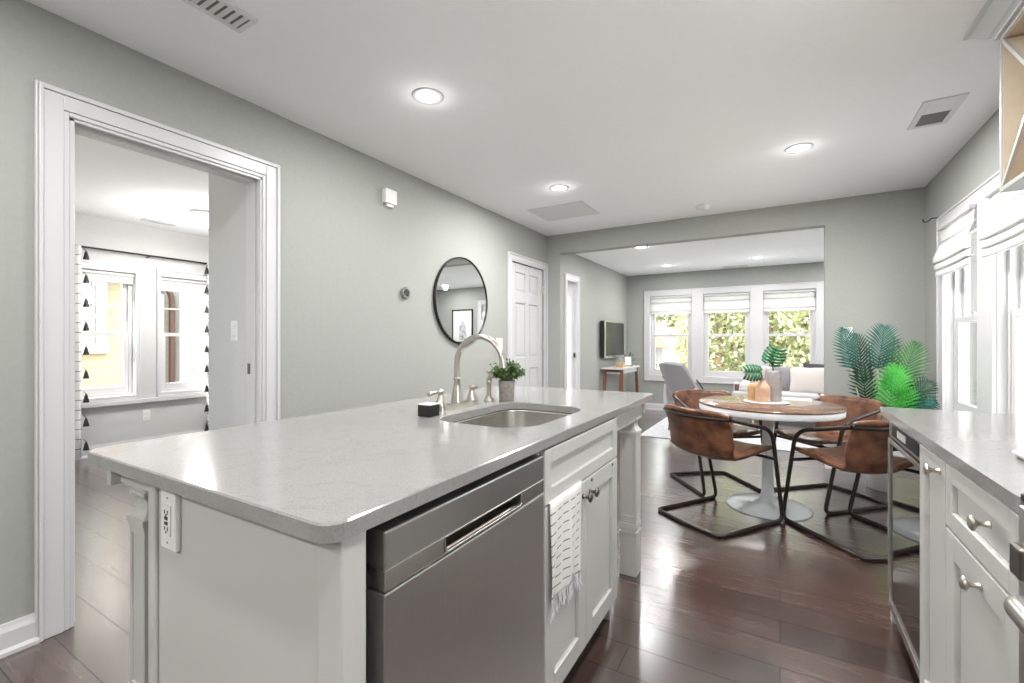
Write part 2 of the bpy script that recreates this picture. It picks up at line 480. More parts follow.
def thing(name, label, cat, loc=(0, 0, 0), rz=0, group=None, world=False):
    o = bpy.data.objects.new(name, None); COL.objects.link(o)
    o.empty_display_size = .05
    o.location = loc; o.rotation_euler = (0, 0, rz)
    if world: o['_w'] = 1
    return tag(o, label, cat, group)

def struct(name, mb=None, mat=None, loc=(0, 0, 0), rz=0, bevel=0, **kw):
    if mb is None:
        o = bpy.data.objects.new(name, None); COL.objects.link(o); o.location = loc; o.rotation_euler = (0, 0, rz)
        o.empty_display_size = .05
    else: o = obj(name, mb, mat, None, bevel=bevel, **kw)
    o['kind'] = 'structure'
    return o

def single(name, label, cat, mb, mat, group=None, **kw):
    """a thing that is one mesh: origin moved to its base centre"""
    xs = [v[0] for v in mb.v]; ys = [v[1] for v in mb.v]; zs = [v[2] for v in mb.v]
    c = ((min(xs) + max(xs)) / 2, (min(ys) + max(ys)) / 2, min(zs))
    mb.v = [(a - c[0], b - c[1], d - c[2]) for a, b, d in mb.v]
    o = obj(name, mb, mat, None, **kw); o.location = c
    return tag(o, label, cat, group)

def copy_tree(o, parent=None):
    c = o.copy(); COL.objects.link(c); c.parent = parent
    for ch in [x for x in COL.objects if x.parent == o]: copy_tree(ch, c)
    return c

def wallmesh(axis, c0, c1, a0, a1, z0, z1, holes):
    """slab between c0 and c1 on its normal axis, spanning a0..a1; holes = (a0,a1,z0,z1)"""
    mb = MB()
    A = sorted({a0, a1, *[h[0] for h in holes], *[h[1] for h in holes]})
    for i in range(len(A) - 1):
        m = (A[i] + A[i + 1]) / 2
        cur = z0
        for h in sorted([h for h in holes if h[0] <= m <= h[1]], key=lambda h: h[2]):
            if h[2] > cur: 
                (mb.box(c0, c1, A[i], A[i + 1], cur, h[2]) if axis == 'x' else mb.box(A[i], A[i + 1], c0, c1, cur, h[2]))
            cur = h[3]
        if cur < z1:
            (mb.box(c0, c1, A[i], A[i + 1], cur, z1) if axis == 'x' else mb.box(A[i], A[i + 1], c0, c1, cur, z1))
    return mb

# ------------------------------------------------------------------ room shell
XL, XR, YF, YB, HC = -2.5, 1.06, 5.1, -2.6, 2.48
LRL, LRR, LRF, LRH = -2.32, 1.6, 7.94, 2.32
BX, BH = -6.0, 2.44
struct('floor', MB().box(-6.12, 1.72, YB - .12, 8.06, -.1, 0), M['floor'])
struct('ceiling', MB().box(XL - .12, XR + .12, YB - .12, YF + .12, HC, HC + .1), M['ceil'])
struct('ceiling', MB().box(LRL - .12, LRR + .12, YF + .12, LRF + .12, LRH, LRH + .26), M['ceil'])
struct('ceiling', MB().box(BX - .12, XL - .12, -1.62, 3.72, BH, BH + .14), M['ceil'])
struct('wall_left', wallmesh('x', XL - .12, XL, YB - .12, YF, 0, HC, [(.69, 1.49, 0, 2.085), (4.235, 5.015, 0, 2.05), (-2.3, -1.7, .5, 2.1)]), M['wall'])  # last opening is an unseen window, added for more daylight
struct('wall_far', wallmesh('y', YF, YF + .12, LRL - .3, LRR + .12, 0, HC, [(LRL, .36, 0, 2.25)]), M['wall'])
RW = [(3.85, 4.54, .64, 2.01), (2.93, 3.62, .64, 2.01), (-.1, 1.15, .95, 2.15)]  # third opening is an unseen window, added to light the aisle
struct('wall_right', wallmesh('x', XR, XR + .12, YB - .12, YF, 0, HC, RW), M['wall'])
struct('wall_back', wallmesh('y', YB - .12, YB, XL, XR, 0, HC, []), M['wall'])
struct('wall_living_left', wallmesh('x', LRL - .12, LRL, YF + .12, LRF + .12, 0, LRH, [(5.27, 5.66, 0, 1.985)]), M['wall'])
LW = [(-1.925, -1.245), (-1.075, -.395), (-.225, .455)]
struct('wall_living_far', wallmesh('y', LRF, LRF + .12, LRL, LRR + .12, 0, LRH, [(a, b, .60, 1.94) for a, b in LW]), M['wall'])
struct('wall_living_right', wallmesh('x', LRR, LRR + .12, YF + .12, LRF, 0, LRH, [(6.85, 7.7, .60, 1.97), (5.6, 6.45, .60, 1.97)]), M['wall'])
BW = [(1.50, 2.165, .60, 1.90), (2.395, 3.06, .60, 1.90)]
struct('wall_bedroom_far', wallmesh('x', BX - .12, BX, -1.62, 3.72, 0, BH, BW), M['wall2'])
struct('wall_bedroom_right', MB().box(BX, XL - .12, 3.6, 3.72, 0, BH), M['wall2'])
struct('wall_bedroom_left', wallmesh('y', -1.62, -1.5, BX, XL - .12, 0, BH, [(-5.2, -3.6, .6, 2.0)]), M['wall2'])
struct('wall_bedroom_front', wallmesh('x', XL - .135, XL - .12, -1.5, 3.6, 0, BH, [(.69, 1.49, 0, 2.085)]), M['wall2'])
struct('wall_bedroom_stub', MB().box(-3.10, XL - .12, 1.5, 1.62, 0, BH), M['wall2'])
struct('wall_hall', MB().box(-3.6, -3.5, 5.22, 6.6, 0, LRH).box(-3.5, LRL - .12, 6.5, 6.6, 0, LRH), M['wall2'])
struct('ceiling', MB().box(-3.6, LRL - .12, 5.22, 6.6, LRH, LRH + .1), M['ceil'])

def baseboard(name, p, q, nx, ny, h=.115, d=.016):
    mb = MB()
    p = Vector(p); q = Vector(q); n = Vector((nx, ny))
    prof = [(0, 0), (d + .008, 0), (d + .008, .014), (d, .026), (d, h - .03), (d * .6, h - .012), (d * .45, h), (0, h)]
    vs = []
    for c in (p, q):
        for a, b in prof: vs.append((c.x + n.x * a, c.y + n.y * a, b))
    k = len(prof)
    mb.add(vs, [tuple(range(k)), tuple(reversed(range(k, 2 * k)))] + [(i, k + i, k + (i + 1) % k, (i + 1) % k) for i in range(k)])
    return struct(name, mb, M['trim'])
baseboard('baseboard_left', (XL, YB), (XL, .592), 1, 0)
baseboard('baseboard_left', (XL, 1.59), (XL, 4.145), 1, 0)
baseboard('baseboard_far', (.36, YF), (XR, YF), 0, -1)
baseboard('baseboard_far', (XL, YF), (LRL, YF), 0, -1)
baseboard('baseboard_right', (XR, 2.5), (XR, YF), -1, 0)
baseboard('baseboard_living_far', (LRL, LRF), (LRR, LRF), 0, -1)
baseboard('baseboard_living_left', (LRL, 5.75), (LRL, LRF), 1, 0)
baseboard('baseboard_living_right', (LRR, 5.22), (LRR, LRF), -1, 0)
baseboard('baseboard_bedroom_far', (BX, -1.5), (BX, 3.6), 1, 0)
baseboard('baseboard_bedroom_right', (-3.1, 1.5), (XL - .12, 1.5), 0, -1)

# casing with a stepped profile around an opening; plane: axis 'x' (wall at x=c, facing s) or 'y'
def casing(name, axis, c, s, a0, a1, z1, wd=.095, foot=0, parent=None):
    mb = MB()
    steps = [(0, .018, .010), (.018, wd - .022, .016), (wd - .022, wd - .009, .024), (wd - .009, wd, .018)]
    for i0, i1, t in steps:
        for seg in ('l', 'r', 't'):
            if seg == 'l': b = (a0 - i1, a0 - i0, foot, z1 + i1)
            elif seg == 'r': b = (a1 + i0, a1 + i1, foot, z1 + i1)
            else: b = (a0 - i0, a1 + i0, z1 + i0, z1 + i1)
            if axis == 'x': mb.box(c, c + s * t, b[0], b[1], b[2], b[3])
            else: mb.box(b[0], b[1], c, c + s * t, b[2], b[3])
    return struct(name, mb, M['trim'], bevel=.003)
casing('trim_1', 'x', XL, 1, .682, 1.485, 2.085, wd=.10)
casing('trim_2', 'x', XL - .135, -1, .69, 1.48, 2.085, wd=.09)
# jamb liner of the bedroom doorway with stop
jb = MB()
for y0, y1 in ((.678, .70), (1.475, 1.497)): jb.box(XL - .14, XL + .002, y0, y1, 0, 2.085)
jb.box(XL - .14, XL + .002, .678, 1.497, 2.072, 2.094)
for y0, y1 in ((.70, .712), (1.463, 1.475)): jb.box(XL - .075, XL - .035, y0, y1, 0, 2.072)
jb.box(XL - .075, XL - .035, .70, 1.475, 2.060, 2.072)
jo = struct('trim_3', jb, M['trim'], bevel=.002)
for z in (.34, 1.12, 1.88):
    h = MB().box(XL - .128, XL - .085, .7, .7045, z - .045, z + .045); h.taper((XL - .131, .706, z - .045), (XL - .131, .706, z + .045), .006, .006)
    obj('hinge', h, M['nickel'], jo)
obj('strike_plate', MB().box(XL - .12, XL - .085, 1.472, 1.4755, .985, 1.045), M['bronze'], jo)
# opening kitchen -> living trimless; white corner jamb line
casing('trim_4', 'x', LRL, 1, 5.31, 5.62, 1.945, wd=.085)
j2 = MB()
j2.box(LRL - .125, LRL + .001, 5.27, 5.31, 0, 1.985); j2.box(LRL - .125, LRL + .001, 5.62, 5.66, 0, 1.985); j2.box(LRL - .125, LRL + .001, 5.31, 5.62, 1.945, 1.985)
j2.box(LRL - .08, LRL - .04, 5.605, 5.62, 0, 1.945)
struct('trim_5', j2, M['trim'])
obj('strike_plate', MB().box(LRL - .035, LRL - .015, 5.602, 5.62, .96, 1.02), M['black'], bpy.data.objects['trim_5'])

# six panel door leaf in a closed frame, kitchen left wall
casing('trim_6', 'x', XL, 1, 4.235, 5.015, 2.045, wd=.088)
dr = struct('door_1', loc=(XL - .02, 4.625, 0)); dr['_w'] = 1
lf = MB()
x0, x1 = XL - .055, XL - .018
Y0, Y1, Z0, Z1 = 4.24, 5.01, .008, 2.043
ys = [Y0, Y0 + .11, 4.58, 4.67, Y1 - .11, Y1]
zs = [Z0, .23, .86, .99, 1.60, 1.72, 1.94, Z1]
for i in (0, 2, 4): lf.box(x0, x1, ys[i], ys[i + 1], Z0, Z1)
for a, b in ((ys[1], ys[2]), (ys[3], ys[4])):
    for c, d in ((Z0, .23), (.86, .99), (1.60, 1.72), (1.94, Z1)): lf.box(x0, x1, a, b, c, d)
obj('door_leaf', lf, M['door'], dr, bevel=.006, seg=2)
for a, b in ((ys[1], ys[2]), (ys[3], ys[4])):
    for c, d in ((.23, .86), (.99, 1.60), (1.72, 1.94)):
        q = MB().box(x0 + .004, x1 - .012, a, b, c, d)
        q.prism([(a + .03, c + .03), (b - .03, c + .03), (b - .03, d - .03), (a + .03, d - .03)], x1 - .012, x1 - .004, 'x')
        obj('door_panel', q, M['door'], dr, bevel=.004)
for z in (.30, 1.12, 1.80):
    obj('hinge', MB().taper((XL - .012, 5.012, z - .05), (XL - .012, 5.012, z + .05), .008, .008).box(XL - .02, XL - .014, 4.985, 5.015, z - .05, z + .05), M['nickel'], dr)
kb = MB().lathe([(.026, 0), (.026, .006), (.010, .012), (.010, .035), (.027, .045), (.030, .058), (.022, .072), (0, .076)], (XL - .018, 4.30, .93), 20, axis='x')
obj('door_knob', kb, M['nickel'], dr)

# double hung window
def window(n, loc, rz, w, h, depth=.12, muntins=False, frame_d=.0):
    r = struct('window_%d' % n, loc=loc, rz=rz)
    f = MB(); t = .035
    q = .042
    f.box(-w / 2, -w / 2 + t, q, depth, 0, h); f.box(w / 2 - t, w / 2, q, depth, 0, h)
    f.box(-w / 2 + t, w / 2 - t, q, depth, h - t, h); f.box(-w / 2 + t, w / 2 - t, q, depth + .02, 0, t)
    f.box(-w / 2, -w / 2 + .004, 0, q, 0, h); f.box(w / 2 - .004, w / 2, 0, q, 0, h); f.box(-w / 2 + .004, w / 2 - .004, 0, q, h - .004, h); f.box(-w / 2 + .004, w / 2 - .004, 0, q, 0, .004)
    obj('window_frame', f, M['trim'], r, bevel=.003)
    iw = w / 2 - t
    for k, (z0, z1, y0) in enumerate(((t, h * .515, depth * .40), (h * .485, h - t, depth * .68))):
        s = MB(); q = .042; y1 = y0 + .032
        s.box(-iw, -iw + q, y0, y1, z0, z1); s.box(iw - q, iw, y0, y1, z0, z1)
        s.box(-iw + q, iw - q, y0, y1, z0, z0 + (.06 if k == 0 else .035)); s.box(-iw + q, iw - q, y0, y1, z1 - .04, z1)
        if muntins and k == 1:
            s.box(-.008, .008, y0 + .008, y1 - .008, z0, z1); zm = (z0 + z1) / 2; s.box(-iw, iw, y0 + .008, y1 - .008, zm - .008, zm + .008)
        so = obj('sash', s, M['trim'], r, bevel=.003)
        obj('pane', MB().box(-iw + q - .004, iw - q + .004, y0 + .014, y0 + .018, z0 + .035, z1 - .036), M['glass'], so)
        if k == 0:
            lk = MB().box(-.03, .03, y0 + .004, y0 + .03, z1, z1 + .010); lk.taper((0, y0 + .016, z1 + .010), (.02, y0 + .006, z1 + .022), .007, .004)
            obj('sash_lock', lk, M['trim'], so)
    return r
def casing_board(name, axis, c, s, a0, a1, z0, z1, holes, t=.02, stool=True):
    mb = wallmesh(axis, min(c, c + s * t), max(c, c + s * t), a0, a1, z0, z1, holes)
    if stool:
        for h in holes:
            (mb.box(c, c + s * .05, h[0] - .04, h[1] + .04, h[2] - .028, h[2]) if axis == 'x' else mb.box(h[0] - .04, h[1] + .04, c, c + s * .05, h[2] - .028, h[2]))
    # raised outer bead
    bw = .016
    e0 = .0015
    for a, b, d, e in ((a0 + e0, a0 + bw, z0 + e0, z1 - e0), (a1 - bw, a1 - e0, z0 + e0, z1 - e0), (a0 + bw, a1 - bw, z1 - bw, z1 - e0), (a0 + bw, a1 - bw, z0 + e0, z0 + bw)):
        (mb.box(c + s * t * .8, c + s * (t + .008), a, b, d, e) if axis == 'x' else mb.box(a, b, c + s * t * .8, c + s * (t + .008), d, e))
    return struct(name, mb, M['trim'], bevel=.003)
wn = 1
for a, b in LW:
    window(wn, ((a + b) / 2, LRF, .60), 0, b - a, 1.34); wn += 1
casing_board('trim_7', 'y', LRF, -1, -2.02, .55, .50, 2.04, [(a, b, .60, 1.94) for a, b in LW], stool=False)
for y0, y1, z0, z1 in RW[:2]:
    window(wn, (XR, (y0 + y1) / 2, z0), R(-90), y1 - y0, z1 - z0); wn += 1
casing_board('trim_8', 'x', XR, -1, 2.83, 4.66, .54, 2.11, RW[:2])
window(wn, (XR, .525, .95), R(-90), 1.25, 1.2); wn += 1  # unseen window added past the frame edge to light the aisle
casing_board('trim_9', 'x', XR, -1, -.18, 1.23, .90, 2.24, RW[2:], stool=False)  # casing of the added aisle window
for y0, y1, z0, z1 in BW:
    window(wn, (BX, (y0 + y1) / 2, z0), R(90), y1 - y0, z1 - z0, muntins=True); wn += 1
casing_board('trim_10', 'x', BX, 1, 1.42, 2.21, .55, 1.98, BW[:1], stool=False, t=.03)
casing_board('trim_11', 'x', BX, 1, 2.36, 3.14, .55, 1.98, BW[1:], stool=False, t=.03)
struct('trim_12', MB().box(BX, BX + .05, 1.38, 3.18, .505, .55), M['trim'], bevel=.004)
for y0, y1 in ((6.85, 7.7), (5.6, 6.45)):
    window(wn, (LRR, (y0 + y1) / 2, .60), R(-90), y1 - y0, 1.37); wn += 1
    casing_board('trim_%d' % (wn + 3), 'x', LRR, -1, y0 - .09, y1 + .09, .51, 2.06, [(y0, y1, .6, 1.97)])
window(wn, (-4.4, -1.5, .6), R(180), 1.6, 1.4); wn += 1
window(wn, (XL, -2.0, .5), R(90), .6, 1.6); wn += 1  # unseen window added behind the camera to let in more daylight
# ------------------------------------------------------------------ roman shades
def shade(label, loc, rz, w, drop, folds, proj, group):
    r = thing('roman_shade', label, 'window shade', loc, rz, group)
    obj('headrail', MB().box(-w / 2, w / 2, -.035, -.002, -.03, 0), M['trim'], r, bevel=.003)
    prof = [(-.012, -.03), (-.014, -(drop - folds * .05) * .6)]
    z = -(drop - folds * .055)
    prof.append((-.016, z + .12))
    for k in range(folds):
        prof += [(-.02 - proj * (1 - k * .22), z), (-.022 - proj * .9 * (1 - k * .22), z - .035), (-.016, z - .03)]
        z -= .05
    n = len(prof)
    def fn(u, v):
        i = v * (n - 1); k = min(int(i), n - 2); t = i - k
        a, b = prof[k], prof[k + 1]
        return ((u - .5) * w, a[0] + (b[0] - a[0]) * t + .001 * math.sin(u * 40), a[1] + (b[1] - a[1]) * t - .006 * math.sin(u * PI))
    obj('shade_cloth', MB().grid(fn, 24, (n - 1) * 3), M['shade'], r, solid=.003)
    return r
LN = ['left', 'middle', 'right']
for i, (a, b) in enumerate(LW):
    shade('white roman shade topping the %s window of the living room three' % LN[i], ((a + b) / 2, LRF + .037, 1.934), 0, b - a - .012, .33, 2, .02, 'roman shades of the living room windows')
for i, (y0, y1, z0, z1) in enumerate(RW[:2]):
    shade(['white roman shade folded over the kitchen window nearest the palm', 'white roman shade on the kitchen window beside the wine rack'][i],
          (XR - .02, (y0 + y1) / 2, 2.02), R(-90), y1 - y0 - .01, .40, 3, .035, 'roman shades of the kitchen windows')
for i, (y0, y1, z0, z1) in enumerate(BW):
    shade(['white shade raised at the top of the left bedroom window', 'white shade hanging over the top of the right bedroom window'][i],
          (BX - .037, (y0 + y1) / 2, 1.894), R(90), y1 - y0 - .012, .17 if i else .13, 1, .004, 'raised shades of the bedroom windows')

# ------------------------------------------------------------------ ceiling fixtures
def downlight(x, y, z, label, k=1.0):
    t = thing('recessed_light', label, 'ceiling light', (x, y, z), 0, 'recessed ceiling lights')
    obj('trim_ring', MB().lathe([(.058, -.001), (.060, -.004), (.080, -.006), (.084, -.003), (.084, -.0005)], n=40, cap=False), M['trim'], t)
    obj('diffuser', MB().lathe([(.0585, -.0025), (.03, -.004), (0, -.0045)], n=40, cap=False), M['lamp'], t)
    d = bpy.data.lights.new('bulb', 'AREA'); d.shape = 'DISK'; d.size = .11; d.energy = LAMP_W * k; d.color = (1, .99, .985)
    o = bpy.data.objects.new('bulb', d); COL.objects.link(o); o.parent = t; o.location = (0, 0, -.012)
    d = bpy.data.lights.new('bulb', 'POINT'); d.shadow_soft_size = .045; d.energy = .3; d.color = (1, .99, .985)
    o = bpy.data.objects.new('bulb', d); COL.objects.link(o); o.parent = t; o.location = (0, 0, -.06)
    return t
for x, y, lab in ((-1.619, 1.865, 'recessed kitchen light above the island faucet, the largest one in view'),
                  (-1.625, 3.55, 'recessed kitchen light just before the square return grille'),
                  (.111, 3.641, 'recessed kitchen light above the dining table beside the small white register')):
    downlight(x, y, HC, lab, .55 if y < 2 else 1.3)
for x, y, k in ((.11, 1.87, .6), (-1.62, .15, .62), (.11, .15, .5), (-1.62, -1.5, .9), (.11, -1.5, .8)):
    downlight(x, y, HC, 'recessed kitchen light in the ceiling over the near end of the kitchen', k)
for x, y, lab in ((-1.458, 5.569, 'recessed living room light just past the wide opening, nearest the kitchen'),
                  (-1.473, 7.124, 'recessed living room light left of centre, farthest from the opening'),
                  (-.26, 7.078, 'recessed living room light right of centre near the ceiling slot vent')):
    downlight(x, y, LRH, lab, .45)
for x, y in ((.95, 7.35), (.95, 5.57)):
    downlight(x, y, LRH, 'recessed living room light hidden behind the header right of the opening', .45)

def grille(name, label, x0, x1, y0, y1, z, n, along, rim=.02):
    t = thing(name, label, 'ceiling vent', ((x0 + x1) / 2, (y0 + y1) / 2, z), 0, None); t['_w'] = 1
    f = MB()
    f.box(x0, x0 + rim, y0, y1, z - .008, z); f.box(x1 - rim, x1, y0, y1, z - .008, z)
    f.box(x0 + rim, x1 - rim, y0, y0 + rim, z - .008, z); f.box(x0 + rim, x1 - rim, y1 - rim, y1, z - .008, z)
    obj('frame', f, M['grille'], t, bevel=.002)
    obj('duct', MB().box(x0 + rim, x1 - rim, y0 + rim, y1 - rim, z - .0015, z - .0005), M['darkduct'], t)
    s = MB()
    for i in range(n):
        k = (i + .5) / n
        if along == 'x':
            y = y0 + rim + k * (y1 - y0 - 2 * rim); wv = (y1 - y0 - 2 * rim) / n
            s.obox((x0 + rim, y, z - .005), (x1 - rim, y, z - .005), wv * .55, .0015, (0, .3, 1))
        else:
            x = x0 + rim + k * (x1 - x0 - 2 * rim); wv = (x1 - x0 - 2 * rim) / n
            s.obox((x, y0 + rim, z - .005), (x, y1 - rim, z - .005), wv * .40, .0015, (.6, 0, 1))
    if n: obj('louvres', s, M['grille'], t)
    return t
grille('return_grille', 'large square white louvred return grille in the ceiling near the six panel door', -2.17, -1.585, 3.98, 4.455, HC, 8, 'x', .04)
grille('ceiling_register', 'narrow white ceiling register with open dark slots at the top left near the doorway', -1.97, -1.83, .70, 1.075, HC, 11, 'x', .022)
g3 = grille('ceiling_register', 'small white ceiling register with one dark rectangle beside the wine rack', .675, .86, 3.28, 3.66, HC, 0, 'x', .03)
obj('damper_cover', MB().box(.705, .83, 3.30, 3.455, HC - .0085, HC - .0065), M['grille'], g3)
grille('ceiling_register', 'slim white slot vent in the living room ceiling above the windows', -.75, -.42, 7.66, 7.76, LRH, 5, 'x', .015)
grille('ceiling_register', 'small dark slot vent in the bedroom ceiling above the curtain rod', -5.76, -5.62, 2.12, 2.42, BH, 5, 'y', .015)
single('smoke_detector', 'round white smoke detector on the kitchen ceiling before the living room header', 'smoke detector',
       MB().lathe([(0, -.040), (.035, -.040), (.052, -.034), (.062, -.018), (.066, -.006), (.066, 0)], (-.641, 4.728, HC), 36), M['plastic'])
dm = thing('flush_dome_light', 'glowing white flush dome light on the bedroom ceiling, half hidden by the wall', 'ceiling light', (-4.9, 2.33, BH))
obj('ceiling_plate', MB().lathe([(.13, 0), (.13, -.015), (.11, -.025)], n=40), M['trim'], dm)
obj('glass_drum', MB().lathe([(.112, -.02), (.118, -.05), (.112, -.10), (.09, -.125), (0, -.132)], n=40), M['dome'], dm)
d = bpy.data.lights.new('bulb', 'POINT'); d.energy = 16; d.shadow_soft_size = .12; d.color = (1, .96, .92)
o = bpy.data.objects.new('bulb', d); COL.objects.link(o); o.parent = dm; o.location = (0, 0, -.28)
d = bpy.data.lights.new('bulb', 'AREA'); d.shape = 'DISK'; d.size = .22; d.energy = 18; d.color = (1, .97, .94)
o = bpy.data.objects.new('bulb', d); COL.objects.link(o); o.parent = dm; o.location = (0, 0, -.14)
# ------------------------------------------------------------------ island
def panel_front(mb, x, s, y0, y1, z0, z1, rail=.065, t=.02, rec=.012):
    """shaker front on plane x facing s: frame raised, centre recessed"""
    mb.box(x, x + s * t, y0, y0 + rail, z0, z1); mb.box(x, x + s * t, y1 - rail, y1, z0, z1)
    mb.box(x, x + s * t, y0 + rail, y1 - rail, z0, z0 + rail); mb.box(x, x + s * t, y0 + rail, y1 - rail, z1 - rail, z1)
    mb.box(x, x + s * (t - rec), y0 + rail, y1 - rail, z0 + rail, z1 - rail)
def knob(parent, x, s, y, z, mat, sc=1):
    mb = MB().lathe([(.008 * sc, 0), (.009 * sc, .002), (.006 * sc, .006), (.0055 * sc, .018 * sc), (.009 * sc, .022 * sc), (.0165 * sc, .026 * sc), (.0165 * sc, .030 * sc), (.010 * sc, .034 * sc), (0, .035 * sc)], (0, 0, 0), 20, axis='x')
    mb.v = [(x + s * a, y + b, z + c) for a, b, c in mb.v]
    if s < 0: mb.f = [tuple(reversed(f)) for f in mb.f]
    return obj('knob', mb, mat, parent)

CT, CB = .89, .86          # counter top / underside
isl = thing('kitchen_island', 'long white kitchen island cabinet with turned square posts under a pale quartz top', 'kitchen island', (-.925, 1.25, 0), world=True)
IX0, IX1, IY0, IY1 = -1.262, -.605, .49, 1.868
b = MB()
b.box(IX0, IX1 - .01, IY0, IY0 + .012, 0, CB)                       # end panel
b.box(IX0, IX0 + .018, IY0 + .012, IY1, 0, CB)                      # back panel
b.box(IX0 + .018, IX1 - .01, IY1 - .018, IY1, 0, CB)                # far panel
b.box(IX0 + .018, IX1 - .075, IY0 + .012, IY1 - .018, 0, .09)       # kick
b.box(IX0 + .018, IX1 - .02, 1.19, IY1 - .018, .09, .11)           # deck
b.box(IX0 + .018, IX1 - .03, 1.176, 1.19, .09, CB)                 # divider
obj('cabinet_body', b, M['cab'], isl, bevel=.002)
for a in ((IX0 - .004, IX0 + .030, IY0 - .008, IY0, 0, CB), (IX1 - .050, IX1 + .010, IY0 - .008, IY0 + .042, 0, CB), (IX1 - .035, IX1 - .002, 1.181, 1.19, .1, CB)):
    obj('stile', MB().box(*a), M['cab'], isl, bevel=.003)
obj('top_rail', MB().box(IX1 - .035, IX1 - .002, 1.19, IY1 - .022, CB - .02, CB), M['cab'], isl)
# apron under the overhang
ap = MB()
ap.box(-1.475, IX0, IY0 + .012, IY0 + .03, .805, CB); ap.box(-1.50, -1.475, IY0 - .008, 2.40, .80, CB)
ap.box(IX1 - .035, IX1 - .012, IY1, 2.36, .775, CB); ap.box(-1.475, IX1 - .012, 2.36, 2.38, .775, CB)
ap.box(IX1 - .03, IX1, 2.37, 2.40, .80, CB)
obj('apron', ap, M['cab'], isl, bevel=.002)
def post(x, y, w=.085):
    mb = MB(); h = w / 2
    def blk(hw, z0, z1): mb.box(x - hw, x + hw, y - hw, y + hw, z0, z1)
    blk(h, 0, .205)                                        # plinth
    mb.lathe([(h * 1.414, .205), (h * 1.50, .215), (h * 1.50, .225), (h * 1.28, .235), (h * 1.42, .25), (h * 1.46, .262), (h * 1.2, .275)], (x, y, 0), 4, smooth=False) if False else None
    for hw, z0, z1 in ((h * 1.06, .205, .222), (h * .93, .222, .232), (h * 1.04, .232, .262), (h * .98, .262, .275)): blk(hw, z0, z1)
    blk(h * .90, .275, .708)                               # shaft core
    for sx_ in (-1, 1):                                    # raised corner strips of the fluted shaft
        for sy_ in (-1, 1): mb.box(x + sx_ * h * .68, x + sx_ * h * .98, y + sy_ * h * .68, y + sy_ * h * .98, .275, .7085)
    blk(h * .97, .275, .30); blk(h * .97, .68, .7075)
    blk(h * 1.03, .695, .708); blk(h * 1.10, .708, .7245)
    # cove capital swept on a square
    pr = [(.724, 1.02), (.732, .86), (.742, .76), (.754, .72), (.766, .76), (.776, .90), (.780, 1.0), (.790, 1.0)]
    vs = []; fs = []
    for z, k in pr:
        for a, c in ((-1, -1), (1, -1), (1, 1), (-1, 1)): vs.append((x + a * h * k, y + c * h * k, z))
    for i in range(len(pr) - 1):
        for j in range(4): fs.append((i * 4 + j, i * 4 + (j + 1) % 4, i * 4 + 4 + (j + 1) % 4, i * 4 + 4 + j))
    mb.add(vs, fs); mb.add(vs[-4:], [(0, 1, 2, 3)])
    blk(h * .86, .788, CB)
    return obj('post', mb, M['cab'], isl, bevel=.002)
post(-1.405, .553); post(-.655, 2.295); post(-1.43, 2.31)
# doors and false drawer of the sink base
fd = MB(); panel_front(fd, IX1 - .002, 1, 1.188, IY1 - .002, .69, .852, .045)
obj('false_drawer', fd, M['cab'], isl, bevel=.003)
ym = 1.512
d1 = MB(); panel_front(d1, IX1 - .002, 1, 1.188, ym - .0015, .10, .685)
d1o = obj('door', d1, M['cab'], isl, bevel=.003)
d2 = MB(); panel_front(d2, IX1 - .002, 1, ym + .0015, IY1 - .002, .10, .685)
d2o = obj('door', d2, M['cab'], isl, bevel=.003)
knob(d1o, IX1 + .018, 1, ym - .032, .635, M['bronze'])
knob(d2o, IX1 + .018, 1, ym + .032, .635, M['bronze'])
for y in (1.565, 1.80): obj('catch', MB().lathe([(.009, 0), (.009, .006), (.004, .010)], (IX1 + .012, y, .672), 14, axis='x'), M['bronze'], d2o)

# counter slab with sink cut-out
def rrect(x0, x1, y0, y1, r, n=8):
    pts = []
    rs = r if isinstance(r, (list, tuple)) else [r] * 4
    for (cx, cy, a, q) in ((x1 - rs[0], y0 + rs[0], -90, rs[0]), (x1 - rs[1], y1 - rs[1], 0, rs[1]), (x0 + rs[2], y1 - rs[2], 90, rs[2]), (x0 + rs[3], y0 + rs[3], 180, rs[3])):
        for i in range(n + 1):
            t = R(a + 90 * i / n); pts.append((cx + q * math.cos(t), cy + q * math.sin(t)))
    return pts
def slab_with_hole(outer, inner, z0, z1):
    """both loops same length and direction, bridged"""
    n = len(outer); mb = MB()
    # ease the top arris
    def inset(poly, d):
        cx = sum(p[0] for p in poly) / n; cy = sum(p[1] for p in poly) / n
        return [(p[0] + (d if p[0] < cx else -d), p[1] + (d if p[1] < cy else -d)) for p in poly]
    oi = inset(outer, .003); ii = inset(inner, -.003)
    loops = [[(p[0], p[1], z0) for p in inner], [(p[0], p[1], z0) for p in outer], [(p[0], p[1], z1 - .003) for p in outer],
             [(p[0], p[1], z1) for p in oi], [(p[0], p[1], z1) for p in ii], [(p[0], p[1], z1 - .003) for p in inner], [(p[0], p[1], z0) for p in inner]]
    vs = [q for l in loops for q in l]; fs = []
    for k in range(len(loops) - 1):
        for i in range(n):
            j = (i + 1) % n
            fs.append((k * n + i, k * n + j, (k + 1) * n + j, (k + 1) * n + i))
    return mb.add(vs, fs, False)
SK = (-1.085, -.695, 1.255, 1.83)
o_ = rrect(-1.55, -.585, .45, 2.51, .035, 8); i_ = rrect(SK[0], SK[1], SK[2], SK[3], [.13, .13, .10, .10], 8)
def fix_face_dir(mb):
    return mb
ct = slab_with_hole(o_, i_, CB, CT)
single('island_countertop', 'long pale quartz countertop with rounded corners and sink cut-out on the island', 'countertop', ct, M['quartz'])
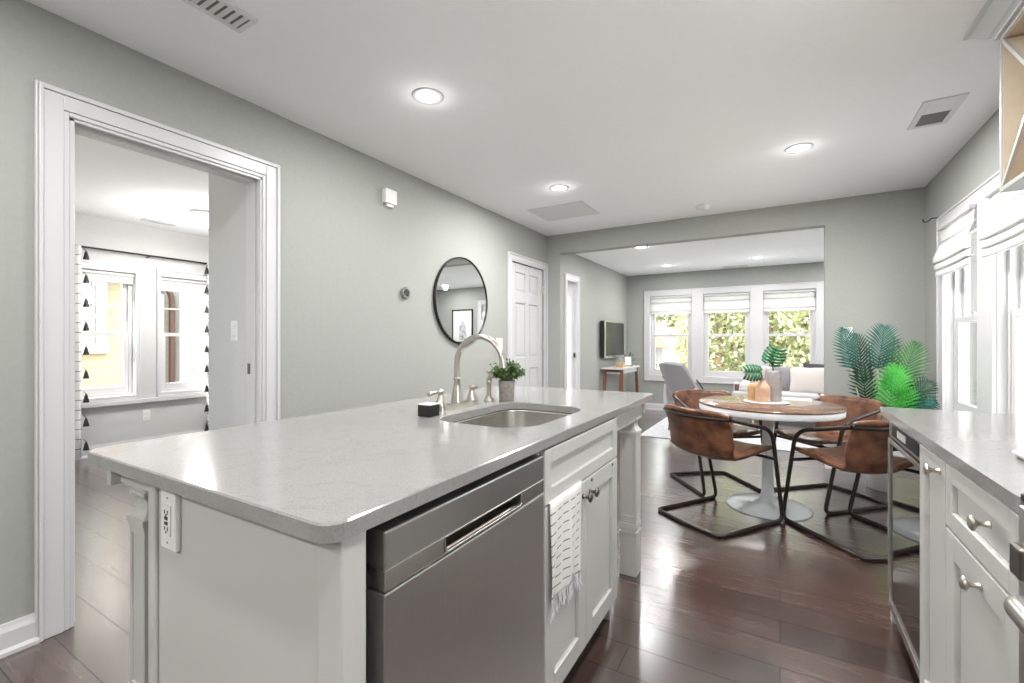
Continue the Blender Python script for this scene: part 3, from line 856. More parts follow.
# sink bowl
def bowl(pts, z0, depth):
    mb = MB(); n = len(pts)
    cx = sum(p[0] for p in pts) / n; cy = sum(p[1] for p in pts) / n
    L_ = [(1.03, z0), (1.0, z0), (1.0, z0 - .01), (.97, z0 - depth * .75), (.92, z0 - depth * .95), (.82, z0 - depth), (.10, z0 - depth - .006)]
    vs = []; fs = []
    for k, z in L_:
        for p in pts: vs.append((cx + (p[0] - cx) * k, cy + (p[1] - cy) * k, z))
    for a in range(len(L_) - 1):
        for i in range(n): j = (i + 1) % n; fs.append((a * n + i, (a + 1) * n + i, (a + 1) * n + j, a * n + j))
    mb.add(vs, fs, True); mb.add(vs[-n:], [tuple(range(n))])
    return mb
sk = thing('sink', 'undermount stainless steel sink bowl set into the island', 'sink', (-.895, 1.535, .66), world=True)
sp = rrect(SK[0] - .008, SK[1] + .008, SK[2] - .008, SK[3] + .008, [.13, .13, .10, .10], 8)
obj('bowl', bowl(sp, CB - .002, .19), M['steel'], sk, solid=.0015, offset=0)
obj('drain', MB().lathe([(.045, 0), (.045, .003), (.03, .004), (.028, -.004), (0, -.006)], (-.895, 1.535, .666), 28), M['steeld'], sk)

# dishwasher
dw = thing('dishwasher', 'stainless steel dishwasher with pocket handle built into the island', 'dishwasher', (-.83, .885, 0), world=True)
DX = -.585; DY0, DY1 = .563, 1.174
obj('tub', MB().box(IX0 + .02, DX - .045, .538, 1.176, .095, .855), M['gap'], dw)
HZ0, HZ1, HY0, HY1 = .742, .770, .725, 1.04
zt, zb = .842, .737                                   # control strip
obj('control_panel', MB().box(DX - .045, DX, DY0, DY1, .775, zt), M['sspanel'], dw, bevel=.003)
cs = MB()
cs.box(DX - .045, DX, DY0, HY0, zb, .775); cs.box(DX - .045, DX, HY1, DY1, zb, .775)
cs.box(DX - .045, DX, HY0, HY1, zb, HZ0); cs.box(DX - .045, DX, HY0, HY1, HZ1, .775)
obj('handle_band', cs, M['steel'], dw, bevel=.002)
cv = MB()
def scoop(u, v):
    return (DX - .002 - .030 * math.sin(v * PI), HY0 - .001 + (HY1 - HY0 + .002) * u, HZ0 + (HZ1 - HZ0) * v)
cv.grid(scoop, 12, 10)
obj('pocket_handle', cv, M['bronze'], dw, solid=.0012)
lip = MB().tube([(DX + .001, HY0, HZ1), (DX + .001, HY0, HZ0), (DX + .001, HY1, HZ0), (DX + .001, HY1, HZ1)], .0022, 8, fil=.008)
obj('handle_rim', lip, M['steel'], dw)
obj('door_panel', MB().box(DX - .045, DX, DY0, DY1, .10, zb - .003), M['ssdoor'], dw, bevel=.003)
obj('toe_kick', MB().box(DX - .11, DX - .085, .58, 1.17, .0, .095), M['black'], dw)

# outlet on the island end
ou = thing('power_outlet', 'white outlet plate with two sockets and usb ports on the island end panel', 'outlet', (-1.135, .482, .718), world=True)
ox = -1.160; oy = IY0
obj('cover_plate', MB().box(ox - .034, ox + .034, oy - .012, oy, .712, .842), M['plastic'], ou, bevel=.004, seg=3)
obj('socket_face', MB().box(ox - .017, ox + .017, oy - .015, oy - .011, .744, .811), M['plastic'], ou, bevel=.001)
for zc in (.796, .760):
    obj('slot', MB().box(ox - .008, ox - .0055, oy - .0158, oy - .0148, zc - .004, zc + .004), M['slot'], ou)
    obj('slot', MB().box(ox + .0055, ox + .008, oy - .0158, oy - .0148, zc - .004, zc + .004), M['slot'], ou)
    obj('ground_slot', MB().box(ox - .002, ox + .002, oy - .0158, oy - .0148, zc - .010, zc - .006), M['slot'], ou)
obj('usb_port', MB().box(ox - .007, ox + .007, oy - .0158, oy - .0148, .779, .786), M['black'], ou)
obj('usb_port', MB().box(ox - .007, ox + .007, oy - .0158, oy - .0148, .768, .775), M['black'], ou)
obj('test_button', MB().box(ox - .003, ox + .003, oy - .016, oy - .0148, .789, .7915), M['red'], ou)
obj('screw', MB().lathe([(.0025, 0), (.0025, .001)], (ox, oy - .0135, .826), 10, axis='y'), M['nickel'], ou)
obj('screw', MB().lathe([(.0025, 0), (.0025, .001)], (ox, oy - .0135, .728), 10, axis='y'), M['nickel'], ou)

# towel over the left sink door
tw = thing('dish_towel', 'white dish towel with thin dark dashed stripes and fringe hung over the sink cabinet door', 'towel', (-.58, 1.37, .30), world=True)
TY0, TY1 = 1.205, 1.455
def towel(u, v):
    y = TY0 + (TY1 - TY0) * u * (1 - .12 * v) + .012 * v * (u - .3) * 2
    z = .692 - .298 * v + (.012 * math.sin(u * 3) * v)
    if v < .05: z = .690 + .004
    x = IX1 + .024 + .006 * math.sin(u * 11 + v * 2.2) * (.3 + v) + .004 * math.sin(u * 23 + 1) * v + .010 * v * (1 - v)
    if v < .03: x = IX1 - .008
    return (x, y, z)
tm = MB().grid(towel, 30, 44, uv=True)
obj('cloth', tm, M['towel'], tw, solid=.003)
fr = MB()
for i in range(46):
    u = i / 45; p = Vector(towel(u, 1)); l = .035 + random.random() * .025
    fr.tube([p, p + Vector((random.uniform(-.003, .005), random.uniform(-.004, .004), -l * .5)), p + Vector((random.uniform(-.004, .007), random.uniform(-.008, .008), -l))], .0016, 5)
obj('fringe', fr, M['white_cloth'], tw)

# faucet set
FX = -1.19
fa = thing('faucet', 'brushed nickel gooseneck bridge faucet with two lever handles behind the sink', 'faucet', (FX, 1.557, CT), world=True)
bp_ = MB().prism(rrect(FX - .027, FX + .027, 1.425, 1.69, .026, 6), CT, CT + .019)
obj('base_plate', bp_, M['nickel'], fa, bevel=.004, seg=3)
obj('spout_base', MB().lathe([(.026, .014), (.027, .02), (.024, .03), (.022, .05), (.016, .085), (.0125, .115), (.015, .118), (.015, .124), (.0115, .128)], (FX, 1.557, CT), 28), M['nickel'], fa)
arc = [(FX, 1.557, CT + .12), (FX, 1.557, 1.07)]
for i in range(1, 19):
    a = PI - PI * i / 18 * .97
    arc.append((FX + .115 + .115 * math.cos(a), 1.557, 1.075 + .115 * math.sin(a)))
obj('gooseneck', MB().tube(arc, .0115, 14), M['nickel'], fa)
ex = arc[-1]
obj('aerator', MB().taper((ex[0], 1.557, ex[2] + .002), (ex[0] + .001, 1.557, ex[2] - .022), .0145, .0155, 20), M['nickel'], fa)
for yy, s in ((1.45, -1), (1.667, 1)):
    hb = obj('valve_body', MB().lathe([(.024, .013), (.025, .020), (.020, .030), (.017, .045), (.012, .060), (.011, .068), (.015, .074), (.015, .080), (.008, .086), (0, .088)], (FX, yy, CT), 24), M['nickel'], fa)
    lv = MB().tube([(FX, yy, CT + .074), (FX - .008, yy + s * .018, CT + .076), (FX - .015, yy + s * .045, CT + .071)], .006, 10, fil=.01, rr=[.0065, .006, .006, .008, .009])
    lv.sphere((FX - .016, yy + s * .048, CT + .0705), .0115)
    obj('lever', lv, M['nickel'], hb)
spy = thing('side_sprayer', 'brushed nickel pull out side sprayer standing right of the faucet', 'sprayer', (FX, 1.805, CT), world=True)
obj('escutcheon', MB().lathe([(.025, 0), (.026, .004), (.021, .010), (.014, .016), (.013, .024)], (FX, 1.805, CT), 24), M['nickel'], spy)
sb = MB().tube([(FX, 1.805, CT + .02), (FX, 1.805, CT + .08), (FX + .002, 1.805, CT + .105), (FX + .022, 1.803, CT + .128)], .012, 14, fil=.02, rr=[.011, .0125, .0135, .013, .013, .014, .0145])
obj('spray_handle', sb, M['nickel'], spy)
obj('spray_head', MB().taper((FX + .014, 1.8035, CT + .120), (FX + .034, 1.802, CT + .126), .0165, .014, 18), M['nickel'], spy)

bx_ = thing('sponge_holder', 'small dark square box with a white top beside the left faucet handle', 'box', (-1.143, 1.312, CT), world=True)
obj('box_body', MB().box(-1.170, -1.112, 1.290, 1.348, CT, CT + .043), M['blackm'], bx_, bevel=.002)
obj('box_top', MB().box(-1.170, -1.112, 1.290, 1.348, CT + .043, CT + .047), M['plastic'], bx_, bevel=.001)

# herb in a concrete pot
px, py = -1.134, 1.875
pl = thing('potted_herb', 'small bushy green plant in a round concrete pot on the island counter', 'potted plant', (px, py, CT), world=True)
obj('pot', MB().lathe([(.034, 0), (.036, .002), (.0395, .090), (.0395, .093), (.035, .093), (.034, .082)], (px, py, CT), 32), M['conc'], pl)
obj('soil', MB().lathe([(.0345, .083), (0, .085)], (px, py, CT), 24), M['soil'], pl)
def leaf(mb, p, d, up, l, w_, fold=.15):
    p = Vector(p); d = Vector(d).normalized(); sd = d.cross(Vector(up))
    if sd.length < .01: sd = d.cross(Vector((1, 0, 0)))
    sd.normalize(); n = sd.cross(d)
    a = p + d * l * .5
    mb.add([p, a + sd * w_ / 2 + n * fold * w_, p + d * l, a - sd * w_ / 2 + n * fold * w_, a], [(0, 1, 4), (1, 2, 4), (2, 3, 4), (3, 0, 4)], True)
stm = MB(); lv1 = MB(); lv2 = MB()
for i in range(150):
    a = random.uniform(0, 2 * PI); e = random.uniform(.05, 1.45); rr_ = random.uniform(.05, .105)
    tip = Vector((px + math.cos(a) * math.cos(e) * rr_, py + math.sin(a) * math.cos(e) * rr_, CT + .112 + math.sin(e) * rr_ * .80))
    b0 = Vector((px + math.cos(a) * .015, py + math.sin(a) * .015, CT + .085))
    mid = (b0 + tip) / 2 + Vector((0, 0, .012))
    stm.tube([b0, mid, tip], .0009, 4)
    for k in range(13):
        t = .35 + .65 * k / 12
        q = b0 * (1 - t) ** 2 + mid * 2 * t * (1 - t) + tip * t * t
        dd = Vector((random.gauss(0, 1), random.gauss(0, 1), random.gauss(.3, .8)))
        leaf(lv1, q, dd, (0, 0, 1), random.uniform(.012, .019), random.uniform(.009, .014))
obj('stems', stm, M['stem'], pl); obj('foliage', lv1, M['herb'], pl)

# ------------------------------------------------------------------ left wall fittings
mi = thing('round_mirror', 'large round wall mirror in a thin black frame on the left wall', 'mirror', (XL, 3.335, 1.15), world=True)
obj('mirror_glass', MB().lathe([(.384, .020), (0, .020)], (XL, 3.335, 1.538), 96, axis='x', cap=False), M['mirror'], mi)
obj('mirror_frame', MB().lathe([(.380, .003), (.394, .003), (.394, .028), (.383, .028), (.383, .003)], (XL, 3.335, 1.538), 96, axis='x', cap=False), M['blackm'], mi)
th = thing('thermostat', 'small round dark thermostat on the left wall between doorway and mirror', 'thermostat', (XL, 2.605, 1.50), world=True)
obj('ring', MB().lathe([(.042, 0), (.044, .012), (.043, .024), (.038, .027)], (XL, 2.605, 1.545), 36, axis='x'), M['steeld'], th)
obj('display', MB().lathe([(.038, .0265), (.02, .0275), (0, .028)], (XL, 2.605, 1.545), 36, axis='x'), M['cooler'], th)
ch = thing('door_chime', 'white square door chime box high on the left wall', 'door chime', (XL, 2.44, 2.18), world=True)
obj('chime_box', MB().box(XL, XL + .045, 2.375, 2.485, 2.18, 2.285), M['plastic'], ch, bevel=.005)
obj('lower_lip', MB().box(XL, XL + .03, 2.40, 2.465, 2.160, 2.18), M['plastic'], ch, bevel=.003)
def switch(label, loc, rz, gangs=1):
    t = thing('light_switch', label, 'light switch', loc, rz)
    wd = .036 + .046 * gangs - .012
    obj('cover_plate', MB().box(-wd / 2, wd / 2, -.006, 0, -.06, .06), M['plastic'], t, bevel=.002)
    for g in range(gangs):
        cx = (g - (gangs - 1) / 2) * .046
        obj('rocker', MB().prism([(-.006, -.034), (-.010, -.030), (-.007, 0), (-.013, .032), (-.006, .034)], cx - .016, cx + .016, 'x'), M['plastic'], t)
    return t
switch('white double light switch on the left wall between the mirror and the six panel door', (XL, 3.985, 1.145), R(90), 2)
switch('white light switch on the bedroom wall seen through the doorway', (-2.80, 1.5, 1.235), 0, 1)
switch('white light switch on the far wall above the palm fronds', (.53, YF, 1.24), 0, 1)
switch('white blank outlet plate low on the bedroom wall under the windows', (BX, 2.27, .36), R(90), 1)

# ------------------------------------------------------------------ right run
CX = .37
rc = thing('counter_base', 'white base cabinet with drawer and doors under the right counter', 'cabinet', (.74, 1.55, 0), world=True)
FXr = .392
bb = MB().box(.395, 1.058, 1.172, 1.872, .09, CB); bb.box(.46, 1.058, 1.172, 1.872, 0, .09)
obj('cabinet_body', bb, M['cab'], rc, bevel=.002)
dn = MB(); panel_front(dn, .395, -1, 1.615, 1.868, .10, .852, .05); dno = obj('door', dn, M['cab'], rc, bevel=.003)
knob(dno, .375, -1, 1.655, .818, M['nickel'], 1.0)
dd_ = MB(); panel_front(dd_, .395, -1, 1.180, 1.610, .69, .852, .045); ddo = obj('drawer', dd_, M['cab'], rc, bevel=.003)
knob(ddo, .375, -1, 1.312, .790, M['nickel'], 1.0)
de = MB(); panel_front(de, .395, -1, 1.180, 1.610, .10, .684, .065); deo = obj('door', de, M['cab'], rc, bevel=.003)
knob(deo, .375, -1, 1.362, .640, M['nickel'], 1.0)
cp = MB().prism(rrect(CX, 1.058, 1.168, 2.49, .012, 4), CB, CT)
single('right_countertop', 'pale glossy quartz countertop along the right wall below the windows', 'countertop', cp, M['quartz'], bevel=.003)

wc = thing('wine_cooler', 'under counter wine cooler with steel framed black glass door', 'wine cooler', (.74, 2.16, 0), world=True)
obj('cooler_body', MB().box(.42, 1.04, 1.885, 2.42, .09, .85), M['black'], wc)
obj('toe_grille', MB().box(.45, .47, 1.885, 2.42, .0, .09), M['black'], wc)
dfm = MB(); wy0, wy1, wz0, wz1 = 1.888, 2.418, .085, .775
dfm.box(.385, .42, wy0, wy0 + .022, wz0, wz1); dfm.box(.385, .42, wy1 - .022, wy1, wz0, wz1)
dfm.box(.385, .42, wy0 + .022, wy1 - .022, wz0, wz0 + .03); dfm.box(.385, .42, wy0 + .022, wy1 - .022, wz1 - .018, wz1)
obj('door_frame', dfm, M['steel'], wc, bevel=.002)
obj('glass_door', MB().box(.392, .40, wy0 + .02, wy1 - .02, wz0 + .028, wz1 - .016), M['cooler'], wc)
tp = MB().box(.39, .42, wy0, wy1, .78, .848)
obj('control_strip', tp, M['steeld'], wc, bevel=.002)
vt = MB().box(.3885, .391, wy0 + .06, wy1 - .06, .793, .836)
obj('vent_panel', vt, M['black'], wc)
sv = MB()
for i in range(4): sv.box(.386, .389, 2.12 + i * .035, 2.145 + i * .035, .802, .828)
obj('control_buttons', sv, M['plastic'], wc)
ep = MB().box(.40, 1.058, 2.43, 2.455, 0, CB)
single('end_panel', 'narrow white end panel closing the right counter beyond the wine cooler', 'cabinet panel', ep, M['cab'], bevel=.002)

rg = thing('range', 'stainless steel range with bar handle at the lower right edge of the picture', 'range', (.74, .82, 0), world=True)
obj('range_body', MB().box(.385, 1.05, .41, 1.163, .0, .885), M['steeld'], rg, bevel=.003)
obj('cooktop', MB().box(.37, 1.05, .41, 1.163, .885, .90), M['black'], rg, bevel=.003)
obj('oven_door', MB().box(.365, .385, .46, 1.155, .14, .77), M['ssdoor'], rg, bevel=.004)
obj('oven_glass', MB().box(.362, .366, .56, 1.05, .25, .62), M['cooler'], rg)
obj('oven_handle', MB().tube([(.365, 1.09, .722), (.345, 1.085, .728), (.336, 1.06, .732), (.336, .50, .732), (.345, .475, .728), (.365, .47, .722)], .018, 16, fil=.02), M['steel'], rg)
obj('control_panel', MB().box(.365, .385, .46, 1.155, .78, .88), M['ssdoor'], rg, bevel=.003)
for k in range(5):
    kk = MB().box(.325, .365, 1.045 - .13 * k - .020, 1.045 - .13 * k + .020, .790, .842)
    obj('burner_knob', kk, M['bronze'], rg, bevel=.006, seg=3)

lb = thing('serving_tray', 'white tray corner with a dark edge lying on the right counter', 'tray', (.62, 1.42, CT), world=True)
obj('tray_rim', MB().box(.486, .80, 1.26, 1.575, CT + .007, CT + .016), M['ledge'], lb, bevel=.003)
obj('tray_base', MB().box(.492, .793, 1.267, 1.568, CT, CT + .007), M['steeld'], lb, bevel=.002)

# wine rack wall cabinet
wr = thing('wine_rack_cabinet', 'white wall cabinet with crossed birch wine rack boards at the upper right', 'wine rack', (.93, 2.2, 1.79), world=True)
UX, UY0, UY1, UZ0, UZ1 = .77, 1.97, 2.605, 1.775, 2.405
ub = MB()
ub.box(UX, 1.058, UY1 - .018, UY1, UZ0, UZ1); ub.box(UX, 1.058, UY0, UY0 + .018, UZ0, UZ1)
ub.box(UX, 1.058, UY0 + .018, UY1 - .018, UZ0, UZ0 + .018); ub.box(UX, 1.058, UY0 + .018, UY1 - .018, UZ1 - .018, UZ1)
ub.cur = 0
obj('case', ub, M['cab'], wr, bevel=.002)
ln = MB()
ln.box(1.045, 1.057, UY0 + .018, UY1 - .018, UZ0 + .018, UZ1 - .018)
ln.box(UX + .006, 1.045, UY1 - .022, UY1 - .018, UZ0 + .018, UZ1 - .018); ln.box(UX + .006, 1.045, UY0 + .018, UY0 + .022, UZ0 + .018, UZ1 - .018)
ln.box(UX + .006, 1.045, UY0 + .022, UY1 - .022, UZ1 - .022, UZ1 - .018); ln.box(UX + .006, 1.045, UY0 + .022, UY1 - .022, UZ0 + .018, UZ0 + .022)
obj('lining', ln, M['rackw'], wr)
for a, c in (((UY1 - .025, UZ1 - .025), (UY0 + .025, UZ0 + .025)), ((UY1 - .025, UZ0 + .025), (UY0 + .025, UZ1 - .025))):
    lt = MB().obox((UX + .14, a[0], a[1]), (UX + .14, c[0], c[1]), .262, .012)
    lo = obj('lattice_board', lt, M['rackw'], wr)
    le = MB().obox((UX + .006, a[0], a[1]), (UX + .006, c[0], c[1]), .012, .015)
    obj('board_edging', le, M['cab'], lo)
cm = MB()
prof = [(0, 0), (.012, 0), (.012, .012), (.02, .018), (.03, .022), (.07, .062), (.085, .066), (.085, .075), (0, .075)]
k = len(prof)
vs = []
zc = 2.405
for a, b_ in prof: vs.append((UX - a, UY0, zc + b_))
for a, b_ in prof: vs.append((UX - a, UY1 + a, zc + b_))
for a, b_ in prof: vs.append((1.058, UY1 + a, zc + b_))
fs = [(i, i + 1, k + i + 1, k + i) for i in range(k - 1)] + [(k + i, k + i + 1, 2 * k + i + 1, 2 * k + i) for i in range(k - 1)]
cm.add(vs, fs)
struct('trim_20', cm, M['trim'])

# curtain hook near corner
single('curtain_hook', 'small black curved hook on the right wall beside the kitchen window', 'hook',
       MB().tube([(1.06, 4.74, 2.135), (1.02, 4.74, 2.135), (1.005, 4.74, 2.115), (.985, 4.74, 2.108), (.972, 4.74, 2.12), (.972, 4.74, 2.135)], .004, 8, fil=.012), M['blackm'])

# ------------------------------------------------------------------ dining table
TX, TY = -.075, 3.70
tb = thing('dining_table', 'round pedestal dining table with dark wood top, white rim and white trumpet base', 'dining table', (TX, TY, 0))
obj('table_base', MB().lathe([(.265, 0), (.268, .004), (.262, .010), (.20, .022), (.12, .036), (.065, .056), (.044, .09), (.037, .14), (.035, .25), (.035, .64), (.045, .66), (.12, .672), (.12, .676)], n=56), M['tabw'], tb)
obj('table_rim', MB().lathe([(0, .675), (.440, .675), (.447, .679), (.449, .686), (.449, .721), (0, .721)], n=80), M['tabrim'], tb)
obj('tabletop', MB().lathe([(0, .7215), (.452, .7215), (.454, .725), (.453, .731), (.448, .735), (0, .735)], n=80), M['tabtop'], tb)

# ------------------------------------------------------------------ dining chairs
def dining_chair(label):
    t = thing('dining_chair', label, 'chair', (0, 0, 0), 0, 'leather cantilever chairs around the round table')
    # shell: profile from seat front (v=0) to back top (v=1)
    pr = [(.265, .455), (.20, .462), (.08, .450), (-.04, .434), (-.15, .430), (-.208, .452), (-.236, .50), (-.252, .57), (-.272, .65), (-.295, .735)]
    def shell(u, v):
        s = (u - .5) * 2
        i = v * (len(pr) - 1); k = min(int(i), len(pr) - 2); f = i - k
        x = pr[k][0] * (1 - f) + pr[k + 1][0] * f; z = pr[k][1] * (1 - f) + pr[k + 1][1] * f
        bk = max(0, min(1, (v - .35) / .35))              # 0 seat .. 1 back
        hw = .225 + .008 * math.sin(v * PI) + .022 * bk * v
        if v < .06: hw -= .018
        x += bk * .085 * abs(s) ** 2.0                      # wrap of the back
        z += (1 - bk) * .022 * s * s + bk * (1 - v) * .05 * s * s
        if v > .9: z -= .018 * abs(s) ** 6
        return (x, s * hw, z)
    obj('seat_shell', MB().grid(shell, 20, 36), M['leather'], t, solid=.026, bevel=0, offset=0)
    # padded roll on the top edge
    roll = []
    for i in range(21):
        p = shell(i / 20, 1); roll.append((p[0] - .002, p[1], p[2] - .004))
    obj('top_roll', MB().tube(roll, .017, 10), M['leather'], t)
    pad = []
    def seatpad(u, v):
        p = shell(.06 + u * .88, v * .46)
        e = math.sin(u * PI) ** .4 * math.sin(v * PI) ** .4
        return (p[0], p[1], p[2] + .010 + .014 * e)
    obj('seat_pad', MB().grid(seatpad, 16, 12), M['leather'], t)
    rl = []
    for i in range(15):
        p = shell(i / 14, .90); k = (i - 7) / 7
        rl.append((p[0] - .030 + .004 * abs(k), p[1] * 1.04, .700))
    # one tube: rail behind back, arms, front legs
    pts = [(.29, -.25, .0125), (.155, -.285, .600), (rl[0][0] + .02, -.288, .70)] 
    w_ = .0125
    frame = MB()
    arm_l = [(rl[0][0] + .005, rl[0][1], .700), (.165, -.272, .612), (.30, -.252, .013), (-.285, -.25, .013), (-.31, 0, .013), (-.285, .25, .013), (.30, .252, .013), (.165, .272, .612), (rl[-1][0] + .005, rl[-1][1], .700)]
    frame.tube(arm_l, w_, 12, fil=[0, .09, .05, .035, .12, .035, .05, .09, 0], fn=7)
    obj('sled_frame', frame, M['tubem'], t)
    obj('back_rail', MB().tube(rl, .012, 10), M['tubem'], t)
    cb = MB().tube([(.186, -.276, .425), (.186, .276, .425)], .010, 10)
    cb.box(.16, .21, -.12, .12, .424, .436)
    obj('seat_support', cb, M['tubem'], t)
    for s in (-1, 1):
        obj('glide', MB().taper((.27, s * .25, .0), (.27, s * .25, .012), .010, .010), M['black'], t)
        obj('glide', MB().taper((-.27, s * .25, .0), (-.27, s * .25, .012), .010, .010), M['black'], t)
    return t
c0 = dining_chair('brown leather dining chair with its back to the viewer, front left of the table')
spots = [(-.36, 3.32, 57, None), (.40, 3.41, 130, 'brown leather dining chair side on beside the wine cooler, front right of the table'),
         (-.455, 4.05, -54, 'brown leather dining chair behind the table on the left, before the grey armchair'),
         (.30, 4.10, 224, 'brown leather dining chair behind the table on the right, before the palm')]
for i, (x, y, a, lab) in enumerate(spots):
    c = c0 if i == 0 else copy_tree(c0)
    c.location = (x, y, 0); c.rotation_euler = (0, 0, R(a))
    if lab: c['label'] = lab

# ------------------------------------------------------------------ table decor
ZT = .735
single('place_mat', 'round white plate like mat under the vases on the dining table', 'mat', MB().lathe([(0, 0), (.135, 0), (.143, .004), (.145, .009), (.13, .009), (0, .0088)], (-.085, 3.72, ZT), 48), M['ledge'])
def vase(label, x, y, prof, mat, cat='vase', g=None):
    return single('vase', label, cat, MB().lathe(prof, (x, y, ZT + .009), 32), mat, g)
VB = (-.105, 3.68)
vase('terracotta pink bottle vase with a narrow neck on the dining table', VB[0], VB[1], [(.043, 0), (.047, .004), (.048, .085), (.044, .108), (.027, .130), (.018, .140), (.017, .166), (.019, .169), (.014, .169), (.013, .15)], M['clay'])
vase('tall grey cylinder vase holding monstera leaves on the dining table', -.035, 3.76, [(.044, 0), (.046, .004), (.046, .205), (.043, .213), (.034, .216), (.030, .21), (.030, .15)], M['greyvase'])
vase('short ochre vase half hidden behind the pink bottle vase', -.165, 3.745, [(.036, 0), (.040, .004), (.040, .10), (.030, .12), (.020, .122), (.018, .10)], M['clay2'])
def monstera(label, base, tip, sc, tilt, face):
    """heart-shaped split leaf; face = normal direction"""
    t = thing('monstera_stem', label, 'plant', base, world=True)
    base = Vector(base); tip = Vector(tip)
    obj('stalk', MB().tube([base, (base + tip) / 2 + Vector((0, 0, .03)), tip], .0035, 8, fil=.05), M['palm_mid'], t)
    n = Vector(face).normalized(); a = Vector(tilt).normalized(); a = (a - n * a.dot(n)).normalized(); b = n.cross(a)
    mb = MB()
    def P2(x, y): return tip + (a * y + b * x) * sc + n * (-.25 * x * x * sc + .03 * sc * math.sin(y * 3))
    segs = 6
    for side in (-1, 1):
        for i in range(segs):
            t0 = -.25 + i * .19; t1 = t0 + .11
            wmax = .62 * math.sqrt(max(0.02, 1 - ((t0 - .18) / .85) ** 2)) if True else 0
            droop = .22
            i0 = (0, t0 if i else -.02); i1 = (0, min(.95, t0 + .19))
            o0 = (side * wmax * .98, t0 + .10 + droop * .3); o1 = (side * wmax * .9, t1 + .14 + droop * .3)
            m0 = (side * wmax * .45, t0 + .03); m1 = (side * wmax * .45, t0 + .19)
            vs = [P2(*i0), P2(*m0), P2(*o0), P2(side * wmax * 1.02, (o0[1] + o1[1]) / 2), P2(*o1), P2(*m1), P2(*i1)]
            f = [(0, 1, 5, 6), (1, 2, 3, 4, 5)]
            if side < 0: f = [tuple(reversed(q)) for q in f]
            mb.add(vs, f, True)
    vs = [P2(-.05, .80), P2(.05, .80), P2(0, 1.05)]; mb.add(vs, [(0, 1, 2)])
    obj('leaf_blade', mb, M['monstera'], t, solid=.0012)
    return t
monstera('split green monstera leaf leaning left out of the pink bottle vase', (VB[0], VB[1], ZT + .165), (-.125, 3.66, ZT + .215), .105, (-.85, .2, -.15), (.15, -1, .45))
monstera('large split green monstera leaf standing above the grey vase', (-.035, 3.755, ZT + .17), (-.055, 3.73, ZT + .290), .120, (.30, .1, .75), (-.1, -1, .25))
bd = MB(); 
single('folded_napkin', 'low white folded napkin lying on the dining table behind the vases', 'napkin', MB().prism(rrect(-.06, .20, 3.93, 4.06, .01), ZT, ZT + .008), M['white_cloth'], bevel=.002)

# ------------------------------------------------------------------ palm in the corner
pt = thing('potted_palm', 'tall potted palm with blue green and bright green fronds in the far corner', 'potted plant', (.72, 4.62, 0), world=True)
obj('pot', MB().lathe([(.105, 0), (.12, .006), (.15, .26), (.155, .28), (.140, .28), (.135, .25)], (.72, 4.62, 0), 40), M['ledge'], pt)
obj('soil', MB().lathe([(.137, .25), (0, .255)], (.72, 4.62, 0), 24), M['soil'], pt)
def frond(base_c, tip_c, y, mat, nl, ll, wid, facing=(.15, -1, .1), stem_from=None, curl=.05):
    """rachis from base_c to tip_c (x,z at depth y)"""
    b = Vector((base_c[0], y, base_c[1])); e = Vector((tip_c[0], y - .04, tip_c[1]))
    mid = (b + e) / 2 + Vector((0, -curl, .02))
    mb = MB(); n = Vector(facing).normalized()
    def Q(t): return b * (1 - t) ** 2 + mid * 2 * t * (1 - t) + e * t * t
    for i in range(nl):
        t = .02 + .98 * i / (nl - 1); q = Q(t); d = (Q(min(1, t + .02)) - Q(max(0, t - .02))).normalized()
        sd = d.cross(n).normalized()
        L_ = ll * (math.sin(PI * (.16 + .80 * t)) ** .75) * (1.0 if i < nl - 1 else .8)
        for s in (-1, 1):
            ang = R(62 - 42 * t) 
            dd = (d * math.cos(ang) + sd * s * math.sin(ang)).normalized()
            dd = (dd - n * .0 + Vector((0, random.uniform(-.08, .02), random.uniform(-.05, .03)))).normalized()
            p1 = q + dd * L_ * .45 + n * .006; p2 = q + dd * L_ + Vector((0, 0, -.018 * L_ / .15)) - n * .012
            wv = d * wid
            mb.add([q - wv * .35, q + wv * .35, p1 + wv * .5, p1 - wv * .5, p2], [(0, 3, 2, 1), (3, 4, 2)], True)
    mb.tube([b, mid * .5 + (b + e) * .25, e], .0035, 6)
    fo = obj('frond', mb, mat, pt)
    sf = Vector(stem_from or (.72, 4.62, .25))
    obj('frond_stem', MB().tube([sf, (sf + b) / 2 + Vector(((b.x - sf.x) * .15, 0, .02)), b], .006, 8, fil=.1), M['stem'], fo)
PY = 4.62
frond((.50, .95), (.455, 1.27), PY + .03, M['palm_dark'], 17, .15, .020)
frond((.68, .95), (.715, 1.28), PY + .05, M['palm_dark'], 17, .19, .020)
frond((.60, .83), (.545, 1.22), PY + .12, M['palm_deep'], 17, .17, .020)
frond((.61, .62), (.575, .98), PY + .08, M['palm_deep'], 16, .16, .022)
frond((.76, .78), (.79, 1.20), PY + .14, M['palm_mid'], 16, .14, .018)
frond((.79, .74), (.90, 1.15), PY + .02, M['palm_mid'], 18, .19, .022)
frond((.715, .60), (.765, .97), PY - .10, M['palm_bright'], 15, .20, .028)
frond((.79, .58), (.86, .80), PY - .05, M['palm_bright'], 9, .13, .022)
frond((.83, .60), (.97, .86), PY + .04, M['palm_deep'], 15, .17, .022)
frond((.84, .62), (1.0, .72), PY + .0, M['palm_dark'], 11, .12, .02)

